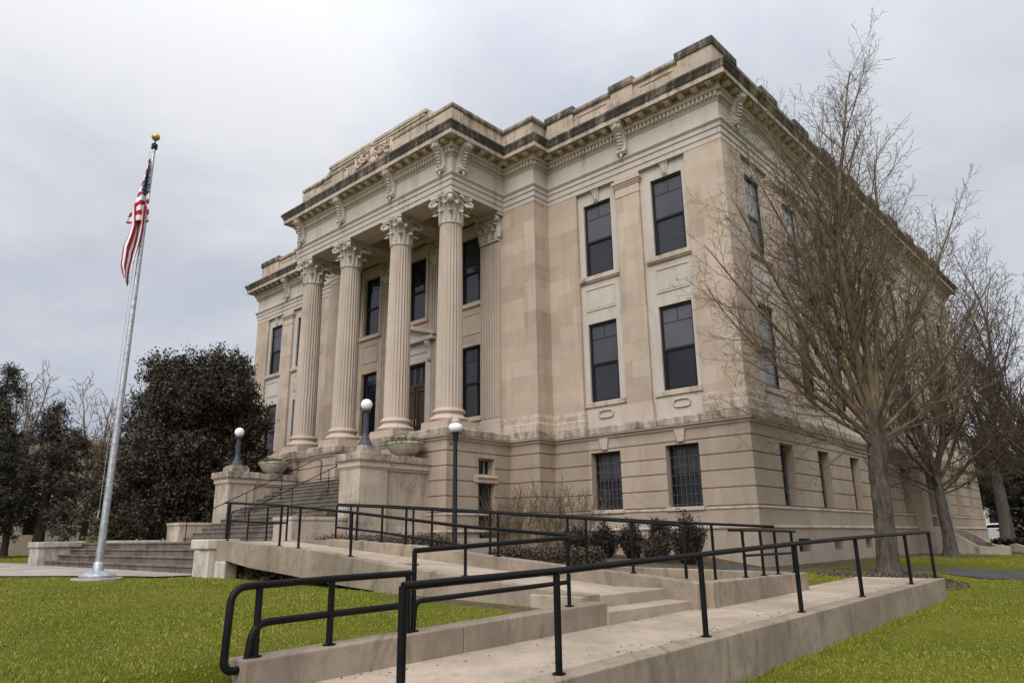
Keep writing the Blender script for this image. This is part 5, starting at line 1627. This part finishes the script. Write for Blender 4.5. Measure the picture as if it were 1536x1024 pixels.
# ------------------------------------------------------------------ far buildings, cars
def far_building(name, label, x0, x1, y0, y1, h, mat, rows, wins, face):
    o0 = ((x0+x1)/2, (y0+y1)/2, .9); root = empty(name, o0); tag(root, label, 'building')
    m = MB()
    if face == 'x':
        ops = []
        for zz in rows:
            for k in range(wins):
                c = (k+.5)/wins*(y1-y0); ops.append((c-.6, c+.6, zz, zz+1.7))
        wall(m, (x1, y1), (0,-1), (1,0), y1-y0, [(.5,0),(h,0)], ops, .25)
        m.quad((x0,y0,.5),(x1,y0,.5),(x1,y0,h),(x0,y0,h)); m.quad((x0,y1,.5),(x1,y1,.5),(x1,y1,h),(x0,y1,h)); m.quad((x0,y0,.5),(x0,y1,.5),(x0,y1,h),(x0,y0,h))
        g = [(x1-.22, y1-(k+.5)/wins*(y1-y0), zz) for zz in rows for k in range(wins)]
    else:
        ops = []
        for zz in rows:
            for k in range(wins):
                c = (k+.5)/wins*(x1-x0); ops.append((c-.6, c+.6, zz, zz+1.7))
        wall(m, (x1, y0), (-1,0), (0,-1), x1-x0, [(.5,0),(h,0)], ops, .25)
        m.quad((x0,y0,.5),(x0,y1,.5),(x0,y1,h),(x0,y0,h)); m.quad((x1,y0,.5),(x1,y1,.5),(x1,y1,h),(x1,y0,h)); m.quad((x0,y1,.5),(x1,y1,.5),(x1,y1,h),(x0,y1,h))
        g = [(x1-(k+.5)/wins*(x1-x0), y0+.22, zz) for zz in rows for k in range(wins)]
    rel(m, o0).build('wall', mat, root)
    m = MB(); m.box(x0-.15, x1+.15, y0-.15, y1+.15, h, h+.35); rel(m, o0).build('roof', M['trim'], root)
    for gx_, gy_, gz in g:
        m = MB()
        if face == 'x': m.box(gx_-.02, gx_, gy_-.6, gy_+.6, gz, gz+1.7)
        else: m.box(gx_-.6, gx_+.6, gy_, gy_+.02, gz, gz+1.7)
        rel(m, o0).build('window', M['glass'], root)
far_building('tan_building', 'plain tan building far left behind the conifers', -62, -46, -8.5, 14, 8.2, M['wall'], (2.2,), 5, 'x')
far_building('tan_building', 'low tan building at the far left edge, beyond the parked car', -100, -80, -40, -13, 6.2, M['wall'], (2.2,), 6, 'x')
far_building('pale_house', 'small pale house glimpsed past the far right end of the courthouse', -16, -3, 80, 90, 7, M['white_st'], (2.0, 4.6), 4, 'y')
def car(loc, rz, label, col):
    root = empty('parked_car', loc, rz); tag(root, label, 'car', 'cars parked far off')
    paint = simple('car_paint_'+label.split()[0], col, .25, .2, .5)
    m = MB()
    prof = [(-2.2,.30),(-2.22,.62),(-2.05,.82),(-1.35,.90),(-.75,1.38),(.75,1.42),(1.45,.95),(2.12,.88),(2.2,.6),(2.2,.30)]
    for w, s in ((.86,1),):
        k = len(prof)
        a = [(x, -w*(1 if z < 1 else .84), z) for x, z in prof]; b_ = [(x, w*(1 if z < 1 else .84), z) for x, z in prof]
        m.add(a+b_, [tuple(range(k)), tuple(range(2*k-1, k-1, -1))]+[(i, (i+1) % k, (i+1) % k+k, i+k) for i in range(k)])
    m.build('body', paint, root, bevel=.05, seg=2)
    for s in (-1, 1):
        m = MB(); m.add([(-1.15,s*.80,.96),(1.2,s*.80,.98),(.68,s*.745,1.33),(-.68,s*.745,1.30)], [(0,1,2,3)])
        m.v = [(x, y+s*.035, z) for x, y, z in m.v]; m.build('side_window', M['glass'], root)
    m = MB(); m.add([(1.40,-.72,1.0),(1.40,.72,1.0),(.80,.62,1.41),(.80,-.62,1.41)], [(0,1,2,3)]); m.v = [(x+.03,y,z+.02) for x,y,z in m.v]; m.build('windscreen', M['glass'], root)
    for sx in (-1.35, 1.35):
        for s in (-1, 1):
            m = MB(); ring = [(sx, s*.70, .33), (sx, s*.90, .33)]; m.tube(ring, .33, 20); wv = m.build('wheel', M['frame'], root)
            m = MB(); m.tube([(sx, s*.90, .33), (sx, s*.915, .33)], .19, 16); m.build('rim', M['steel'], wv)
car((-58.6,-8.4,.98), R(80), 'pale blue grey car parked far off at the left edge', (.32,.36,.42))
car((-4.4,60,1.0), R(10), 'white car parked far beyond the right end of the courthouse', (.7,.72,.75))
# side entrance steps with scrolled cheek
SR = empty('side_steps', (1.5,19,.7)); tag(SR, 'stone steps with scrolled side walls at the side entrance', 'steps')
m = MB()
for k in range(4): m.box(.1, 3.2-.35*k, 16.95, 19.7, .3, .78+.13*k)
rel(m, (1.5,19,.7)).build('stair_flight', M['stepstone'], SR, bevel=.01)
for y0, y1 in ((19.8,20.3),(16.35,16.85)):
    m = MB(); pr = [(.1,.3),(3.3,.3),(3.3,1.0),(3.0,1.12),(2.6,1.0),(2.1,1.1),(1.6,1.45),(1.1,1.75),(.1,1.85)]
    k = len(pr); m.add([(x,y0,z) for x,z in pr]+[(x,y1,z) for x,z in pr], [tuple(range(k)), tuple(range(2*k-1,k-1,-1))]+[(i,i+k,(i+1)%k+k,(i+1)%k) for i in range(k)])
    rel(m, (1.5,19,.7)).build('cheek_wall', M['soot2'], SR, bevel=.02)

# ------------------------------------------------------------------ grass
def blades(n, xr, yr, ok, seed, hmin, hmax, name, wid=.0036):
    rg = np.random.default_rng(seed)
    cx_, cy_ = CAMC[0], CAMC[1]
    # more blades where they show largest
    x = rg.uniform(*xr, n*6); y = rg.uniform(*yr, n*6)
    d = np.hypot(x-cx_, y-cy_)
    keep = rg.random(n*6) < np.clip((7.0/d)**1.35, 0, 1)
    keep &= ok(x, y); keep &= soil_at(x, y) + .25*rg.normal(0, 1, n*6) < .42
    x = x[keep][:n]; y = y[keep][:n]; d = d[keep][:n]; m = len(x)
    z = H(x, y)
    patch = .75+.35*np.sin(x*1.3+.7*np.sin(y*1.9))*np.sin(y*1.1+.5)
    h = rg.uniform(hmin, hmax, m)*patch*(1+d*.012); w = wid*(1+d*.07)*rg.uniform(.7, 1.3, m)
    a = rg.uniform(0, 6.28, m); l = rg.uniform(.1, .9, m)*h; a2 = rg.uniform(0, 6.28, m)
    dx, dy = np.cos(a)*w, np.sin(a)*w; lx, ly = np.cos(a2)*l, np.sin(a2)*l
    v = np.stack([np.stack([x-dx, y-dy, z-.004], 1), np.stack([x+dx, y+dy, z-.004], 1), np.stack([x+lx, y+ly, z+h], 1)], 1).reshape(-1, 3)
    f = np.arange(3*m).reshape(-1, 3)
    o = np_mesh(name, v, f, M['grassb']); return o
def ok_left(x, y):
    k = (x < 3.56) & (y < -12.9) & ~((y > -13.85) & (x > -20) & (x < -7.4)) 
    k &= ~((x < -7.4) & (y > -14.5-.62*(-x-9.2)) & (y > -22.5) & (x < -9.0))
    k &= ~((np.hypot(x-FX, y-FY) < .7))
    k |= (x < -20.5) & (y > -12.4) & (y < 10)
    k |= (y < -17.6) & (x < 3.78)
    return k
def ok_right(x, y):
    k = (x > 5.45) & (y < 1.3)
    k |= (x > -.5) & (y > -3.8) & (y < 1.2) & (x > .8+.0*y)
    k |= (x > 1.2) & (y > 6.2) & (y < 30)
    return k
tag(blades(240000, (-40, 3.8), (-22.5, -5), ok_left, 1, .011, .030, 'lawn_grass'), 'short yellow green grass of the left lawn round the flagpole', 'grass', kind='stuff')
tag(blades(230000, (.5, 16), (-18, 20), ok_right, 2, .013, .036, 'lawn_grass'), 'short yellow green grass of the right lawn below the retaining wall', 'grass', kind='stuff')

rg = np.random.default_rng(91)
def edge_tufts(n, x0, x1, y0, y1, hmax):
    x = x0+(x1-x0)*rg.random(n)**2; y = rg.uniform(y0, y1, n)
    keep = np.sin(y*3.1)+np.sin(y*7.3+1)+rg.normal(0, .8, n) > -.2
    return x[keep], y[keep], hmax
V = []; n0 = 0
for x, y, hm in (edge_tufts(9000, 5.45, 5.62, -17, -3.8, .085), edge_tufts(4500, 3.555, 3.42, -17.5, -13, .07), edge_tufts(2500, 5.46, 5.9, -3.9, -3.7, .07)):
    m = len(x); z = H(x, y); h = hm*rg.uniform(.3, 1, m); a = rg.uniform(0, 6.28, m); w_ = .0042; l = h*rg.uniform(.1, .8, m); a2 = rg.uniform(0, 6.28, m)
    V.append(np.stack([np.stack([x-np.cos(a)*w_, y-np.sin(a)*w_, z-.01], 1), np.stack([x+np.cos(a)*w_, y+np.sin(a)*w_, z-.01], 1), np.stack([x+np.cos(a2)*l, y+np.sin(a2)*l, z+h], 1)], 1).reshape(-1, 3))
V = np.concatenate(V)
tag(np_mesh('edge_grass', V, np.arange(len(V)).reshape(-1, 3), M['grassb']), 'longer uncut grass tufts against the foot of the low concrete walls', 'grass', kind='stuff')
n = 1500
x = np.concatenate([rg.uniform(5.5, 13, n), rg.uniform(-9, 3.4, n), 3.84+.35*rg.random(160)**2, 5.16-.3*rg.random(120)**2, rg.uniform(-1.5, 2.5, 220)])
y = np.concatenate([rg.uniform(-16, 1, n), rg.uniform(-21, -13.2, n), rg.uniform(-18, -4.5, 160), rg.uniform(-18, -4.5, 120), rg.uniform(-5.8, -1.2, 220)])
z = H(x, y)+.022; onw = (x > 3.83) & (x < 5.18) & (y < -4); z[onw] = .53+(y[onw]+15.66)*.0183+.006
v, f = leaf_quads(np.stack([x, y, z], 1), .022, rg, .5)
v = v.reshape(-1, 4, 3); c0 = v.mean(1, keepdims=True); v[:, :, 2] = c0[:, :, 2]+(v[:, :, 2]-c0[:, :, 2])*.35; v = v.reshape(-1, 3)
tag(np_mesh('fallen_leaves', v, f, M['drybush']), 'scattered dry brown leaves lying on the lawns and along the walk', 'leaves', kind='stuff')

# ------------------------------------------------------------------ sky and sun
w = bpy.data.worlds.new('World'); scene.world = w; w.use_nodes = True
nt = w.node_tree; nt.nodes.clear(); g = NT(nt)
out = nt.nodes.new('ShaderNodeOutputWorld'); bg = nt.nodes.new('ShaderNodeBackground'); g.l(bg.outputs[0], out.inputs[0])
SUN_EL = R(46)
sunv = Vector((math.cos(SUN_EL)*.40, math.cos(SUN_EL)*-.917, math.sin(SUN_EL))).normalized()
sky = nt.nodes.new('ShaderNodeTexSky'); sky.sky_type = 'NISHITA'; sky.sun_disc = False
sky.sun_elevation = SUN_EL; sky.sun_rotation = math.atan2(sunv.x, sunv.y)
tc = nt.nodes.new('ShaderNodeTexCoord'); dirv = tc.outputs['Generated']
sp = g.n('ShaderNodeSeparateXYZ'); g.l(dirv, sp.inputs[0])
# project the cloud deck on a plane overhead so clouds flatten towards the horizon
zz = g.math('ADD', g.math('MAXIMUM', sp.outputs[2], 0.0), .22)
cb = g.n('ShaderNodeCombineXYZ'); g.l(g.math('DIVIDE', sp.outputs[0], zz), cb.inputs[0]); g.l(g.math('DIVIDE', sp.outputs[1], zz), cb.inputs[1])
n1 = g.noise(cb.outputs[0], 1.6, 9, .58, .45); n2 = g.noise(cb.outputs[0], .42, 5, .5, .2)
cl = g.math('ADD', g.math('MULTIPLY', n1, .68), g.math('MULTIPLY', n2, .32))
# thinner, brighter cloud towards the west
dt = g.n('ShaderNodeVectorMath', operation='DOT_PRODUCT'); g.l(dirv, dt.inputs[0]); dt.inputs[1].default_value = (-.843,.194,.502)
wst = g.smooth(dt.outputs['Value'], .90, 1.0)
cl = g.math('ADD', cl, g.math('MULTIPLY', wst, .19))
dlo = g.n('ShaderNodeVectorMath', operation='DOT_PRODUCT'); g.l(dirv, dlo.inputs[0]); dlo.inputs[1].default_value = (-.950,.190,.235)
cl = g.math('SUBTRACT', cl, g.math('MULTIPLY', g.smooth(dlo.outputs['Value'], .90, 1.0), .17))
dri = g.n('ShaderNodeVectorMath', operation='DOT_PRODUCT'); g.l(dirv, dri.inputs[0]); dri.inputs[1].default_value = (-.10,.876,.472)
cl = g.math('ADD', cl, g.math('MULTIPLY', g.smooth(dri.outputs['Value'], .6, 1.0), .075))
CLK = 10.0
cloud = g.ramp(cl, [(.33,(.41,.445,.53)), (.44,(.50,.53,.60)), (.53,(.56,.585,.645)), (.60,(.62,.64,.69)), (.70,(.73,.74,.77))])
zen = g.smooth(sp.outputs[2], .42, .95)
dts = g.n('ShaderNodeVectorMath', operation='DOT_PRODUCT'); g.l(dirv, dts.inputs[0]); dts.inputs[1].default_value = tuple(sunv)
glow = g.smooth(dts.outputs['Value'], .62, 1.0)
dte = g.n('ShaderNodeVectorMath', operation='DOT_PRODUCT'); g.l(dirv, dte.inputs[0]); dte.inputs[1].default_value = (.90,-.42,.10)
bank = g.math('SUBTRACT', 1.0, g.math('MULTIPLY', g.smooth(dte.outputs['Value'], .0, .8), .0))
gain = g.math('ADD', bank, g.math('ADD', g.math('MULTIPLY', zen, .9), g.math('MULTIPLY', glow, 2.6)))
sc_ = g.n('ShaderNodeVectorMath', operation='SCALE'); g.l(cloud, sc_.inputs[0]); g.l(g.math('MULTIPLY', gain, CLK*.915), sc_.inputs['Scale'])
mx = g.mix(.94, sky.outputs[0], sc_.outputs[0])
g.l(mx, bg.inputs['Color']); bg.inputs['Strength'].default_value = .1
sl = bpy.data.lights.new('sun', 'SUN'); sl.energy = 1.45; sl.angle = R(34); sl.color = (1, .92, .83)
so = bpy.data.objects.new('sun', sl); COL.objects.link(so)
so.rotation_euler = (-sunv).to_track_quat('-Z', 'Y').to_euler()
scene.view_settings.view_transform = 'Standard'; scene.view_settings.look = 'None'
scene.view_settings.exposure = 0.27; scene.view_settings.gamma = 1
scene.render.engine = 'CYCLES'
scene.cycles.max_bounces = 6; scene.cycles.diffuse_bounces = 3
